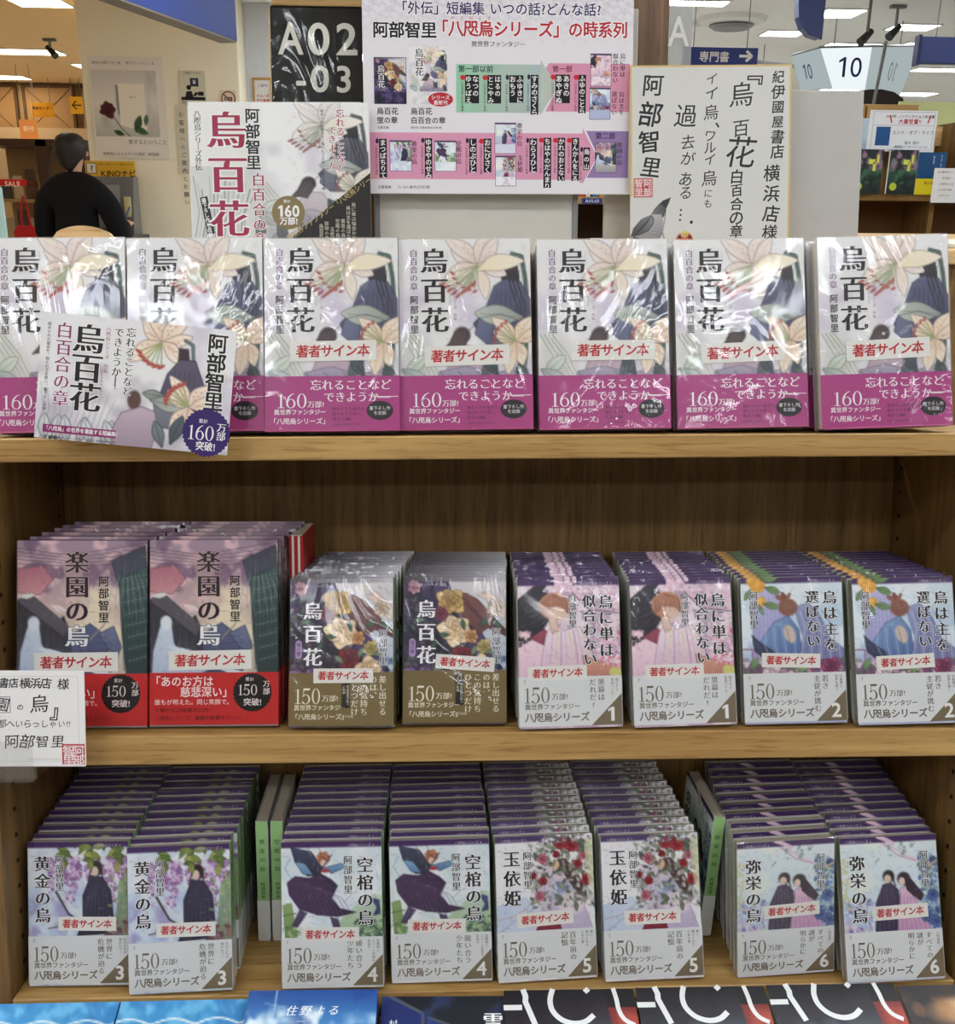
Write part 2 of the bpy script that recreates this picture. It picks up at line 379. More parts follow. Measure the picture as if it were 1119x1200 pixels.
# ------------------------------------------------------------------ painted pictures (numpy brushwork kept as vertex colours)
class Cv:
    def __init__(s, W, H, bg=(230, 230, 230), ss=2):
        s.w, s.h, s.ss = W, H, ss; s.a = np.zeros((H*ss, W*ss, 3)); s.a[:] = np.array(bg)/255.
        s.S = W*ss
    def out(s):
        return np.clip(s.a.reshape(s.h, s.ss, s.w, s.ss, 3).mean((1, 3)), 0, 1)
    def noise(s, n, oct=3, seed=0):
        r = np.random.default_rng(seed); h, w_ = s.a.shape[:2]; o = np.zeros((h, w_)); amp = 1; tot = 0
        for k in range(oct):
            g = r.random((n*h//w_+3, n+3)); ys = np.linspace(0, g.shape[0]-1.001, h); xs = np.linspace(0, n+1.999, w_)
            yi, xi = ys.astype(int), xs.astype(int); fy, fx = ys-yi, xs-xi; fy = fy*fy*(3-2*fy); fx = fx*fx*(3-2*fx)
            a = g[yi][:, xi]; b = g[yi][:, xi+1]; c = g[yi+1][:, xi]; d = g[yi+1][:, xi+1]
            o += amp*((a*(1-fx)+b*fx)*(1-fy)[:, None]+(c*(1-fx)+d*fx)*fy[:, None]); tot += amp; amp *= .5; n *= 2
        return o/tot
    def grad(s, stops):
        v = np.linspace(0, 1, s.a.shape[0]); ps = [q[0] for q in stops]
        for k in range(3): s.a[:, :, k] = np.interp(v, ps, [q[1][k]/255. for q in stops])[:, None]
    def wash(s, col, n=4, lo=.45, hi=.7, a=1, seed=0, v0=0, v1=1, u0=0, u1=1):
        m = np.clip((s.noise(n, 3, seed)-lo)/(hi-lo), 0, 1)*a
        H, W = m.shape; yy = np.linspace(0, 1, H)[:, None]; xx = np.linspace(0, 1, W)[None]
        f = lambda t, a_, b_: np.clip((t-a_)/.06+(a_ <= 0), 0, 1)*np.clip((b_-t)/.06+(b_ >= 1), 0, 1)
        m = m*f(yy, v0, v1)*f(xx, u0, u1)
        s.a += (np.array(col)/255.-s.a)*m[..., None]
    def _box(s, x0, x1, y0, y1):
        h, w_ = s.a.shape[:2]
        return max(0, int(x0)-1), min(w_, int(x1)+2), max(0, int(y0)-1), min(h, int(y1)+2)
    def poly(s, pts, col, a=1, col2=None, d=(0, 1)):
        P = np.array([(u*s.S, v*s.S) for u, v in pts]); x0, x1, y0, y1 = s._box(P[:, 0].min(), P[:, 0].max(), P[:, 1].min(), P[:, 1].max())
        if x1 <= x0 or y1 <= y0: return
        X, Y = np.meshgrid(np.arange(x0, x1)+.5, np.arange(y0, y1)+.5); ins = np.zeros(X.shape, bool)
        for i in range(len(P)):
            (xa, ya), (xb, yb) = P[i], P[i-1]
            if ya == yb: continue
            ins ^= ((ya > Y) != (yb > Y)) & (X < (xb-xa)*(Y-ya)/(yb-ya)+xa)
        c = np.array(col)/255.
        if col2 is not None:
            pr = X*d[0]+Y*d[1]; q = P@np.array(d); t = np.clip((pr-q.min())/(np.ptp(q)+1e-6), 0, 1)[..., None]
            c = c*(1-t)+np.array(col2)/255.*t
        R = s.a[y0:y1, x0:x1]; R += (c-R)*(ins*a)[..., None]
    def ell(s, u, v, ru, rv, col, a=1, rot=0, soft=.15):
        r = max(ru, rv)*s.S*(1+soft); x0, x1, y0, y1 = s._box(u*s.S-r, u*s.S+r, v*s.S-r, v*s.S+r)
        if x1 <= x0 or y1 <= y0: return
        X, Y = np.meshgrid(np.arange(x0, x1)+.5-u*s.S, np.arange(y0, y1)+.5-v*s.S); t = rad(rot)
        A = (X*math.cos(t)+Y*math.sin(t))/(ru*s.S); B = (-X*math.sin(t)+Y*math.cos(t))/(rv*s.S)
        m = np.clip((1+soft-np.sqrt(A*A+B*B))/(2*soft), 0, 1)*a
        R = s.a[y0:y1, x0:x1]; R += (np.array(col)/255.-R)*m[..., None]
    def line(s, pts, w, col, a=1, w2=None):
        P = np.array([(u*s.S, v*s.S) for u, v in pts]); n = len(P)-1; h, w_ = s.a.shape[:2]
        if w2 is None: w2 = w
        x0, x1, y0, y1 = s._box(P[:, 0].min()-w*s.S, P[:, 0].max()+w*s.S, P[:, 1].min()-w*s.S, P[:, 1].max()+w*s.S)
        if x1 <= x0 or y1 <= y0: return
        X, Y = np.meshgrid(np.arange(x0, x1)+.5, np.arange(y0, y1)+.5); m = np.zeros(X.shape)
        for i in range(n):
            A, B = P[i], P[i+1]; d = B-A; L = max(d@d, 1e-6); t = np.clip(((X-A[0])*d[0]+(Y-A[1])*d[1])/L, 0, 1)
            ww = (w+(w2-w)*((i+t)/n))*s.S/2
            m = np.maximum(m, np.clip(ww-np.hypot(X-A[0]-d[0]*t, Y-A[1]-d[1]*t)+.5, 0, 1))
        R = s.a[y0:y1, x0:x1]; R += (np.array(col)/255.-R)*(m*a)[..., None]
    def petal(s, u, v, ang, L, wd, col, tip=None, edge=None, a=1, curl=0.0, vein=None):
        t = rad(ang); d = np.array([math.cos(t), math.sin(t)]); n = np.array([-d[1], d[0]])
        pr = [(0, .12), (.12, .34), (.28, .74), (.42, .96), (.55, 1.02), (.68, .90), (.80, .70), (.90, .40), (.97, .22), (1, 0)]
        c0 = np.array([u, v]); mid = lambda q: c0+d*L*q+n*curl*L*q*q
        up_ = [mid(q)+n*wd*h/2 for q, h in pr]; dn = [mid(q)-n*wd*h/2 for q, h in pr][::-1]
        s.poly([tuple(p) for p in up_+dn], col, a, tip if tip is not None else col, tuple(d))
        if vein is not None: s.line([tuple(mid(q)) for q in (0, .4, .9)], .006, vein, .7)
        if edge is not None: s.line([tuple(p) for p in up_+dn], .006, edge, .75)
    def lily(s, u, v, r, angs, cream=(240, 228, 214), mid=(226, 200, 176), edge=(150, 130, 120), st=90):
        for i, a_ in enumerate(angs):
            L_ = r*(.82+.10*((i*7) % 4)); cu = .26*(-1)**i
            s.petal(u, v, a_, L_, r*(.40+.05*(i % 3)), mid, cream, edge, 1, curl=cu, vein=(206, 178, 160)); s.petal(u, v, a_+5, L_*.8, r*.14, [q*.93 for q in mid], cream, None, .55, curl=cu)
            t_ = rad(a_)
            for k in range(5): s.ell(u+math.cos(t_+.12*math.sin(k*3+i))*L_*(.30+.08*k), v+math.sin(t_+.12*math.sin(k*3+i))*L_*(.30+.08*k), .007, .005, (190, 140, 124), .6)
        for k in range(6):
            t = rad(st+(k-2.5)*13); e = (u+math.cos(t)*r*.75, v+math.sin(t)*r*.75)
            s.line([(u, v), e], .007, (150, 160, 110)); s.ell(e[0], e[1], .022, .009, (168, 78, 70), 1, math.degrees(t)+60)
    def bloom(s, u, v, r, c1, c2, n=7, seed=0):
        rr = random.Random(seed)
        for ring in (1.0, .66, .36):
            for i in range(n):
                t = 360*i/n+rr.uniform(-15, 15)+ring*50
                k = rr.uniform(.85, 1.1); cc = [c1[j]*(ring)+c2[j]*(1-ring) for j in range(3)]
                s.petal(u, v, t, r*ring*k, r*ring*.8, c2, [q*k if q*k < 255 else 255 for q in cc], [q*.62 for q in c2], 1)
    def leaf(s, u, v, ang, L, col, a=1): s.petal(u, v, ang, L, L*.42, col, [min(255, q*1.25) for q in col], [q*.6 for q in col], a, vein=[q*.75 for q in col])
    def scatter(s, n, u0, u1, v0, v1, r, cols, seed=0, a=.9, asp=.6):
        rr = random.Random(seed)
        for _ in range(n):
            q = r*rr.uniform(.5, 1.3); s.ell(rr.uniform(u0, u1), rr.uniform(v0, v1), q, q*asp, rr.choice(cols), a, rr.uniform(0, 180), .25)
    def hatch(s, n, cols, seed=0, u0=0, u1=1, v0=0, v1=1.4, L=.07, w=.005, a=.45):
        rr = random.Random(seed)
        for _ in range(n):
            u, v = rr.uniform(u0, u1), rr.uniform(v0, v1); t = rr.uniform(0, 2*PI); q = rr.uniform(.4, 1)*L; k = rr.uniform(-.8, .8)
            s.line([(u, v), (u+math.cos(t)*q*.5, v+math.sin(t)*q*.5), (u+math.cos(t)*q*.5+math.cos(t+k)*q*.5, v+math.sin(t)*q*.5+math.sin(t+k)*q*.5)], w, rr.choice(cols), a, w*.4)
    def outlined(s, pts, col, col2=None, edge=None, d=(0, 1), a=1, w=.006):
        s.poly(pts, col, a, col2, d)
        if edge is not None: s.line(list(pts)+[pts[0]], w, edge, .8)
# ------------------------------------------------------------------ the shop: floor, ceiling, walls
M_CEIL = plain('ceiling_white', (232, 232, 228), .9, .1, .01, 3)
M_CEILW = plain('ceiling_cream', (240, 210, 160), .9, .1, .01, 3)
M_WALLW = plain('wall_white', (240, 232, 208), .8, .15, .015, 2)
M_FLOOR = plain('floor_tiles', (196, 190, 180), .35, .4, .04, 4)
CZ = 2.6
struct(MB().box(-9, 9, -9, 14, -.1, 0).build('floor', M_FLOOR))
struct(MB().box(-1.35, 9, -9, 14, CZ, CZ+.1).build('ceiling', M_CEIL))
struct(MB().box(-9, -1.35, -9, 14, CZ, CZ+.1).build('ceiling.001', M_CEILW))
struct(MB().box(-9, -2.6, 11.0, 11.1, 0, CZ).build('wall_left', plain('wall_tan', (176, 142, 98), .7)))
struct(MB().box(-2.6, 9, 13.5, 13.6, 0, CZ).build('wall_back', plain('wall_pale', (206, 204, 198), .8)))
M_FAR = plain('wall_far_cream', (222, 218, 208), .8)
struct(MB().box(-9.1, -9, -9, 14, 0, CZ).build('wall_far_left', M_FAR)); struct(MB().box(9, 9.1, -9, 14, 0, CZ).build('wall_right', M_FAR)); struct(MB().box(-9, 9, -9.1, -9, 0, CZ).build('wall_front', M_FAR))
# the white pillar block with the rose poster; its left end stops beside the kiosk
struct(MB().box(-2.255, -1.262, 6.0, 6.9, 0, CZ, b=.004).build('wall_pillar', M_WALLW))
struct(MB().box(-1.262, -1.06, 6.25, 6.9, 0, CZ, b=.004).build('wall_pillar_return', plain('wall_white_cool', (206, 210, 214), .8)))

# ------------------------------------------------------------------ ceiling light panels (they light the whole shop)
M_LAMP = glow('lamp_panel', (244, 249, 255), PANEL); M_LAMPW = glow('lamp_panel_warm', (255, 238, 205), PANEL)
M_RIM = plain('lamp_rim', (225, 225, 222), .4)
def lamp(x, y, sx, sy, label, warm=False, rz=0, z=CZ):
    r = empty('ceiling_light', (x, y, z), rz); tag(r, label, 'lamp', 'ceiling light panels')
    bx('diffuser', M_LAMPW if warm else M_LAMP, r, -sx/2, sx/2, -sy/2, sy/2, -.006, -.002)
    MB().box(-sx/2-.015, sx/2+.015, -sy/2-.015, -sy/2, -.010, 0).box(-sx/2-.015, sx/2+.015, sy/2, sy/2+.015, -.010, 0).box(-sx/2-.015, -sx/2, -sy/2, sy/2, -.010, 0).box(sx/2, sx/2+.015, -sy/2, sy/2, -.010, 0).build('rim', M_RIM, r)
lamp(1.62, 5.94, .44, .16, 'ceiling light at the top edge, right of the brown post')
lamp(2.66, 6.18, .26, .28, 'ceiling light above the number 10 sign, beside the navy sign')
lamp(2.55, 6.97, .28, .22, 'ceiling light left of the number 10 sign')
lamp(3.36, 6.62, .30, .22, 'ceiling light near the right edge behind the spotlight')
lamp(3.26, 7.43, .42, .16, 'long ceiling light just above the number 10 sign')
lamp(3.75, 7.32, .24, .14, 'small ceiling light right of the number 10 sign')
lamp(2.95, 8.75, .20, .26, 'small far ceiling light left of the number 10 sign'); lamp(2.72, 8.45, .22, .2, 'small far ceiling light nearest the arrow sign')
lamp(4.6, 8.7, .5, .2, 'far ceiling light at the right edge'); lamp(5.2, 10.6, .5, .3, 'far ceiling light low at the right edge'); lamp(4.3, 10.4, .4, .3, 'far ceiling light below the navy sign at right')
lamp(-3.58, 8.62, .62, .30, 'warm ceiling panel at the left edge, the large one', True)
lamp(-4.50, 10.5, .42, .3, 'warm ceiling panel just above the tan wall', True); lamp(-2.60, 6.36, .34, .30, 'warm ceiling panel at the top beside the white pillar', True); lamp(-3.33, 9.5, .20, .30, 'small warm ceiling panel beside the white pillar', True)
lamp(-3.9, 7.05, .18, .18, 'round-looking warm lamp at the left edge near the top', True)
k = 0
for yy in (-3.7, -2.2, -1.0, .3, 1.8, 3.4):
    for xx in (-3.0, -1.0, 1.0, 3.0):
        k += 1; lamp(xx, yy, .95, .22, 'bright ceiling light panel over the aisle outside the picture', xx < -2 and yy > 3)

for i, (xx, yy) in enumerate(((.1, 5.4), (.6, 7.4), (.5, 9.6), (1.0, 11.8), (6.6, 5.0), (7.0, 8.0), (7.4, 11.5), (-.7, 8.6), (-6.2, 6.5), (-6.6, 9.5))):  # unseen panels added to brighten the ceiling at the back
    lamp(xx, yy, .9, .5, 'added ceiling light panel brightening the back of the shop, hidden from view', xx < -2)

# ------------------------------------------------------------------ bookcase
bc = empty('display_bookcase'); tag(bc, 'oak display bookcase with three shelves filled with face-out paperbacks', 'bookcase')
bc.matrix_world = CASE
XL, XR, YB = -.436, .553, .213
def cpart(name, mat, *a, b=.0012, rot=0):
    m = MB(); M = Matrix.Rotation(rad(rot), 4, 'Y') if rot else None
    m.box(*a, b=b, M=M); return m.build(name, mat, bc)
cpart('shelf', M_OAKX, XL-.03, XR+.03, 0, YB, -.0230, -.0005, rot=-.50)
cpart('shelf', M_OAKX, XL+.0005, XR-.0005, 0, YB, -.3290, -.2990)
cpart('shelf', M_OAKX, XL+.0005, XR-.0005, 0, YB, -.6050, -.5796)
MB().prism([(.02, -.5796), (YB, -.5796), (YB, -.5585)], XL+.002, XR-.002, axis='x').build('shelf_wedge', M_OAKX, bc)
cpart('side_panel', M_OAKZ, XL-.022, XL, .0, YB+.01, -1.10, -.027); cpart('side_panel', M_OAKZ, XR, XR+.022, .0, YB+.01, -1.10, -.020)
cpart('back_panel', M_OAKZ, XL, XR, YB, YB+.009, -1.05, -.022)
cpart('base_board', M_OAKX, XL, XR, .0, YB, -1.05, -.80)
lg = MB().box(XL, XR+.02, .0200, .0320, .004, .183, b=.001).build('front_ledge', M_OAKX, bc)
lg.matrix_local = Matrix.Translation((0, -.012-.1737, -.5775-.0773)) @ Matrix.Rotation(rad(-66), 4, 'X')
cpart('ledge_base', M_OAKX, XL, XR+.02, -.165, -.0012, -1.10, -.705)
# shelf-peg holes in the side panels, each with a dark bore and a brass bush
M_HOLE = plain('peg_bore', (30, 22, 14), .8); M_BUSH = plain('peg_bush', (110, 86, 56), .4, metal=.6)
hb, hr = MB(), MB()
for sx, xx in ((1, XL), (-1, XR)):
    for yy in (.034, .196):
        for i in range(32):
            z = -.05-.0282*i
            if abs(z+.313) < .02 or abs(z+.59) < .02: continue
            hb.tube([(xx-sx*.0002, yy, z), (xx+sx*.0008, yy, z)], .0024, 8); hr.tube([(xx-sx*.0002, yy, z), (xx+sx*.0005, yy, z)], .0034, 10)
tag(hb.build('peg_hole', M_HOLE, bc), kind='stuff'); tag(hr.build('peg_bush', M_BUSH, bc), kind='stuff')
# riser behind the top row that carries the cards, and the header frame
cpart('riser', M_OAKX, XL+.02, XR-.02, .118, .206, .0045, .1860)
cpart('post', M_WAL, .2176, .2566, .190, .208, .1862, .62); cpart('post', M_WAL, -.0800, -.0680, .186, .200, .1862, .62)
cpart('header_rail', M_OAKX, -.1775, -.0805, .184, .196, .4500, .4640)
cpart('edge_strip', M_LIGHTWOOD, -.1800, -.1775, .183, .194, .1862, .4500)
# the white panel under the chart, in a grey frame, and the narrow grey panel beside the gap
wp = empty('backing_board'); tag(wp, 'white panel in a thin grey frame standing under the chart board', 'panel')
bx('panel', plain('panel_white', (196, 194, 186), .45), wp, -.105, .105, 0, .004, .003, .25); 
for a in ((-.1105, -.105, -.002, .006, 0, .25), (.105, .1110, -.002, .006, 0, .25), (-.105, .105, -.002, .006, 0, .003)): bx('frame_bar', M_GREY, wp, *a, b=.0006)
place(wp, .0440, .160, .1862)
gp = bx('narrow_grey_panel', plain('panel_grey', (176, 172, 162), .5), None, -.0165, .0165, 0, .006, 0, .262, b=.001); tag(gp, 'narrow grey panel between the gap and the autograph board', 'panel'); place(gp, .2010, .165, .1862)
ac_ = empty('clear_letter_panel'); tag(ac_, 'clear panel with a pale letter A beside the brown post', 'panel')
bx('pane', M_FROST, ac_, -.012, .012, 0, .003, 0, .32, b=.0004)
p_A = lambda: None
place(ac_, .2695, .188, .1862)
# ------------------------------------------------------------------ cover paintings (plain generic stand-ins: flowers, drapery, foliage in the covers' colours)
def art_lily(W=104, H=150, gry=False, obi=True):
    c = Cv(W, H, (231, 230, 229)); A = H/W
    c.wash((205, 196, 212), 4, .45, .75, .8, 3, .25, .8); c.wash((190, 186, 196), 5, .5, .8, .8, 5, .55, 1)
    c.ell(.50, .40, .09, .12, (206, 198, 216), .6, 20, .5); c.ell(.62, .62, .10, .09, (204, 192, 214), .5, 0, .6)
    c.ell(.14, .90, .12, .2, (206, 205, 198), .8, -20, .4)
    for k in range(4): c.line([(.02+.03*k, .72), (.10+.04*k, .86), (.22+.03*k, 1.06)], .010, (150, 158, 140), .8, .004)
    c.leaf(.04, 1.02, -40, .22, (176, 184, 172)); c.leaf(.02, .98, 30, .24, (160, 168, 166))
    # long dark stem and the shaded drapery it crosses
    c.line([(.86, .12), (.93, .14), (.955, .30), (.97, .52), (.95, .9), (.92, 1.1)], .035, (74, 92, 86), 1, .03)
    c.line([(.90, .14), (.93, .30), (.94, .5)], .008, (190, 198, 180), .8)
    c.outlined([(.86, .17), (.80, .20), (.775, .30), (.79, .44), (.84, .50), (.90, .46), (.915, .30), (.90, .20)], (52, 44, 52), (34, 34, 46))
    c.outlined([(.72, .36), (.80, .31), (.92, .33), (.99, .46), (.995, .78), (.93, .80), (.82, .74), (.70, .80), (.60, .72), (.56, .64), (.64, .56)], (92, 92, 122), (60, 62, 90), (40, 40, 60), (.3, 1))
    c.outlined([(.60, .60), (.70, .58), (.84, .66), (.80, .80), (.66, .80), (.57, .72)], (112, 116, 146), (78, 82, 112), (50, 52, 76), (1, 1))
    for k in range(7): c.line([(.74+.035*k, .40), (.72+.04*k, .56), (.70+.045*k, .74)], .006, (40, 42, 66), .7)
    for k in range(3): c.line([(.82+.03*k, .28), (.88+.03*k, .48), (.93+.01*k, .62)], .014, (36, 32, 44), .9, .004)
    c.leaf(.93, .60, 186, .36, (152, 158, 150))
    c.line([(.50, .72), (.62, .60), (.76, .57), (.93, .63)], .006, (80, 84, 84), .8)
    # reclining pink drapery with a dark tress
    c.outlined([(.36, .98), (.40, .86), (.50, .80), (.60, .82), (.66, .92), (.72, 1.04), (.5, 1.08), (.34, 1.06)], (208, 186, 196), (180, 156, 172), (130, 110, 124), (0, 1))
    c.ell(.475, .725, .062, .060, (62, 50, 54), 1, 10); c.outlined([(.42, .70), (.38, .78), (.31, .86), (.40, .845), (.46, .86), (.50, .80), (.535, .74)], (70, 54, 58), (92, 74, 74), (44, 36, 40))
    for k in range(6): c.line([(.44+.012*k, .70), (.41+.015*k, .78), (.35+.024*k, .85)], .005, (110, 92, 92), .7)
    c.outlined([(.30, 1.0), (.5, .96), (.7, 1.02), (.95, .96), (1.0, 1.1), (.28, 1.12)], (178, 168, 186), (134, 128, 150), (96, 92, 110))
    for k in range(10): c.line([(.30+.07*k, 1.0+.03*(k % 2)), (.34+.07*k, 1.04), (.32+.07*k, 1.09)], .008, (92, 96, 106), .6)
    c.leaf(.62, 1.06, -60, .22, (86, 96, 100)); c.leaf(.74, 1.04, -120, .2, (64, 74, 82)); c.leaf(.90, .92, 80, .2, (60, 74, 74))
    # the two big lilies
    c.lily(.60, .20, .27, (-165, -125, -80, -40, 5, 165), (238, 230, 222), (226, 208, 196), (140, 124, 118), 130)
    c.petal(.60, .22, 62, .24, .09, (232, 214, 196), (238, 230, 216), (160, 140, 128), 1, .25)
    c.petal(.60, .24, -28, .34, .13, (236, 224, 190), (240, 232, 214), (150, 132, 122), 1, .3)
    for k in range(9):
        e = (.34+.03*k, .36+.022*abs(4-k)*(-1)+.07); c.line([(.57, .26), e], .007, (158, 168, 130)); c.ell(e[0]-.01, e[1], .030, .011, (172, 88, 78), 1, -20-6*k)
    c.lily(.88, .78, .22, (-170, -120, -70, -15, 60, 120), (240, 230, 212), (228, 200, 172), (146, 120, 100), 210)
    if not obi:
        c.wash((150, 148, 156), 6, .5, .7, .7, 9, .72, 1)
        for k in range(14): c.leaf(.05+.07*k, 1.28+.05*(k % 3), -90+40*math.sin(k*2), .22, ((86, 92, 100), (128, 130, 132), (170, 168, 170))[k % 3])
    c.hatch(150, [(120, 110, 120), (240, 240, 238), (150, 130, 140)], 3, .3, 1, .02, 1.1, .06, .004, .35)
    if gry: g = c.a.mean(2, keepdims=True); c.a = c.a*.45+g*.55
    return c

def art_paradise(W=104, H=150):
    c = Cv(W, H, (196, 166, 172)); c.grad([(0, (164, 140, 156)), (.3, (192, 164, 166)), (.55, (214, 200, 178)), (1, (150, 150, 160))])
    c.wash((226, 190, 196), 6, .45, .6, .9, 11, 0, .4); c.wash((120, 92, 122), 7, .52, .66, .8, 12, 0, .3); c.wash((236, 222, 196), 3, .3, .55, .95, 14, .22, .75, .32, .86)
    for k in range(5): c.line([(0, .06+.03*k), (.4, .12+.02*k), (1, .02+.04*k)], .005, (70, 56, 76), .8)
    c.outlined([(.0, .22), (.20, .20), (.28, .30), (.18, .42), (.0, .40)], (178, 110, 128), (206, 150, 156), (110, 70, 90))
    c.outlined([(.72, .16), (.98, .04), (1, .3), (.78, .36)], (58, 62, 78), (86, 92, 108), (30, 34, 46))
    c.outlined([(.78, .30), (1, .20), (1, 1.05), (.84, 1.05), (.80, .7)], (74, 98, 98), (48, 66, 70), (30, 40, 46))
    for k in range(16): c.line([(.80+.004*k, .30+.045*k), (1, .26+.045*k)], .006, (38, 54, 60) if k % 2 else (140, 172, 150), .9)
    for k in range(7): c.line([(.80+.03*k, .24), (.82+.03*k, 1.0)], .007, (34, 50, 56), .8)
    for k in range(8): c.line([(.74+.035*k, .30), (.70+.05*k, .48), (.72+.05*k, .60)], .014, (150, 176, 170), .5, .002)
    c.outlined([(0, .46), (.30, .60), (.42, .82), (.36, 1.05), (0, 1.05)], (50, 50, 58), (70, 70, 84), (26, 26, 34))
    c.outlined([(.26, .66), (.36, .58), (.42, .74), (.34, .82)], (42, 44, 52), (60, 62, 76), None)
    c.poly([(.0, .46), (.10, .40), (.40, .66), (.36, .74)], (92, 88, 98), 1)
    c.outlined([(.42, .72), (.56, .64), (.66, .72), (.74, .98), (.70, 1.05), (.40, 1.05)], (96, 104, 140), (70, 78, 112), (40, 44, 70))
    c.outlined([(.62, .72), (.74, .66), (.80, .82), (.76, .92)], (120, 128, 160), (84, 92, 124), (50, 54, 84))
    for k in range(6): c.line([(.44, .76+.05*k), (.72, .74+.05*k)], .006, (54, 60, 92), .7)
    for k in range(7): c.line([(.04+.05*k, .52+.035*k), (.02+.05*k, 1.05)], .005, (100, 104, 118), .6)
    # pale hooded drapery
    c.outlined([(.02, 1.05), (.03, .86), (.08, .68), (.13, .60), (.17, .66), (.19, .80), (.28, .92), (.46, 1.0), (.36, 1.05)], (216, 224, 236), (178, 192, 214), (140, 150, 176))
    c.ell(.13, .64, .045, .055, (224, 230, 240)); c.petal(.14, .82, 20, .34, .06, (212, 222, 236), (232, 238, 244)); c.petal(.5, .98, 16, .46, .05, (220, 226, 236), (240, 240, 240))
    c.petal(.02, .44, -10, .12, .04, (226, 228, 220)); c.petal(.26, .50, 25, .14, .05, (232, 214, 214)); c.line([(.56, .76), (.66, .66), (.72, .52)], .014, (150, 140, 130), 1, .004)
    c.hatch(260, [(60, 50, 64), (226, 206, 206), (110, 120, 130)], 9, 0, 1, .09, .98 if c.h < 140 else 1.1, .055, .005, .42)
    return c

def art_dark(W=88, H=126):
    c = Cv(W, H, (44, 38, 66)); c.wash((84, 66, 116), 6, .45, .65, .9, 21); c.wash((24, 24, 40), 5, .5, .65, .9, 22)
    c.poly([(.42, 0), (1, 0), (1, .95), (.74, .50), (.5, .22)], (214, 208, 210), 1, (190, 200, 220), (0, 1)); c.wash((224, 214, 206), 4, .4, .6, .7, 23, 0, .3, .5)
    c.poly([(.0, 0), (1, 0), (1, .05), (0, .05)], (70, 66, 76), 1, (196, 194, 200), (1, 0))
    c.outlined([(.44, .17), (.60, .16), (.72, .22), (.90, .42), (1, .52), (1, .58), (.82, .50), (.74, .56), (.62, .44), (.52, .30)], (134, 88, 82), (92, 52, 56), (60, 34, 40), (1, 1))
    for k in range(6): c.line([(.50+.02*k, .20), (.66+.02*k, .32+.02*k), (.86+.02*k, .50)], .006, (70, 40, 46), .7)
    c.outlined([(.70, .18), (.80, .22), (.86, .32), (.98, .42), (1, .3), (.84, .14)], (222, 200, 188), (232, 220, 208), (170, 140, 130))
    c.scatter(260, 0, .55, .18, 1.0, .022, [(58, 70, 70), (70, 58, 92), (34, 40, 54), (92, 104, 92), (110, 70, 96)], 3)
    c.scatter(60, 0, 1, .9, 1.05, .03, [(120, 92, 150), (70, 60, 110), (160, 120, 170)], 4)
    c.scatter(40, .72, 1, .75, 1.0, .03, [(96, 124, 160), (120, 150, 180), (60, 84, 120)], 5)
    for (u, v, r, a_, b_, q) in ((.46, .24, .15, (226, 196, 128), (168, 126, 70), 1), (.36, .36, .08, (170, 84, 110), (110, 40, 66), 2), (.50, .52, .17, (246, 228, 196), (232, 196, 150), 3), (.58, .78, .12, (150, 44, 60), (96, 22, 40), 4), (.76, .88, .14, (240, 220, 186), (214, 176, 130), 5), (.66, .58, .07, (230, 180, 120), (190, 130, 80), 6), (.22, .96, .10, (150, 116, 170), (96, 66, 124), 7), (.10, .10, .07, (230, 180, 190), (180, 120, 140), 8), (.88, .30, .08, (232, 220, 210), (210, 180, 150), 9), (.78, .68, .08, (226, 204, 140), (170, 150, 80), 10)):
        c.bloom(u, v, r, a_, b_, 7, q)
    for k in range(12): c.leaf(.1+.07*k, .42+.05*((k*5) % 11), 37*k, .11, (62, 92, 74) if k % 2 else (110, 132, 110))
    c.hatch(260, [(24, 22, 36), (150, 130, 150), (96, 110, 100), (200, 170, 140)], 9, 0, 1, .09, .98 if c.h < 140 else 1.1, .055, .005, .42)
    return c

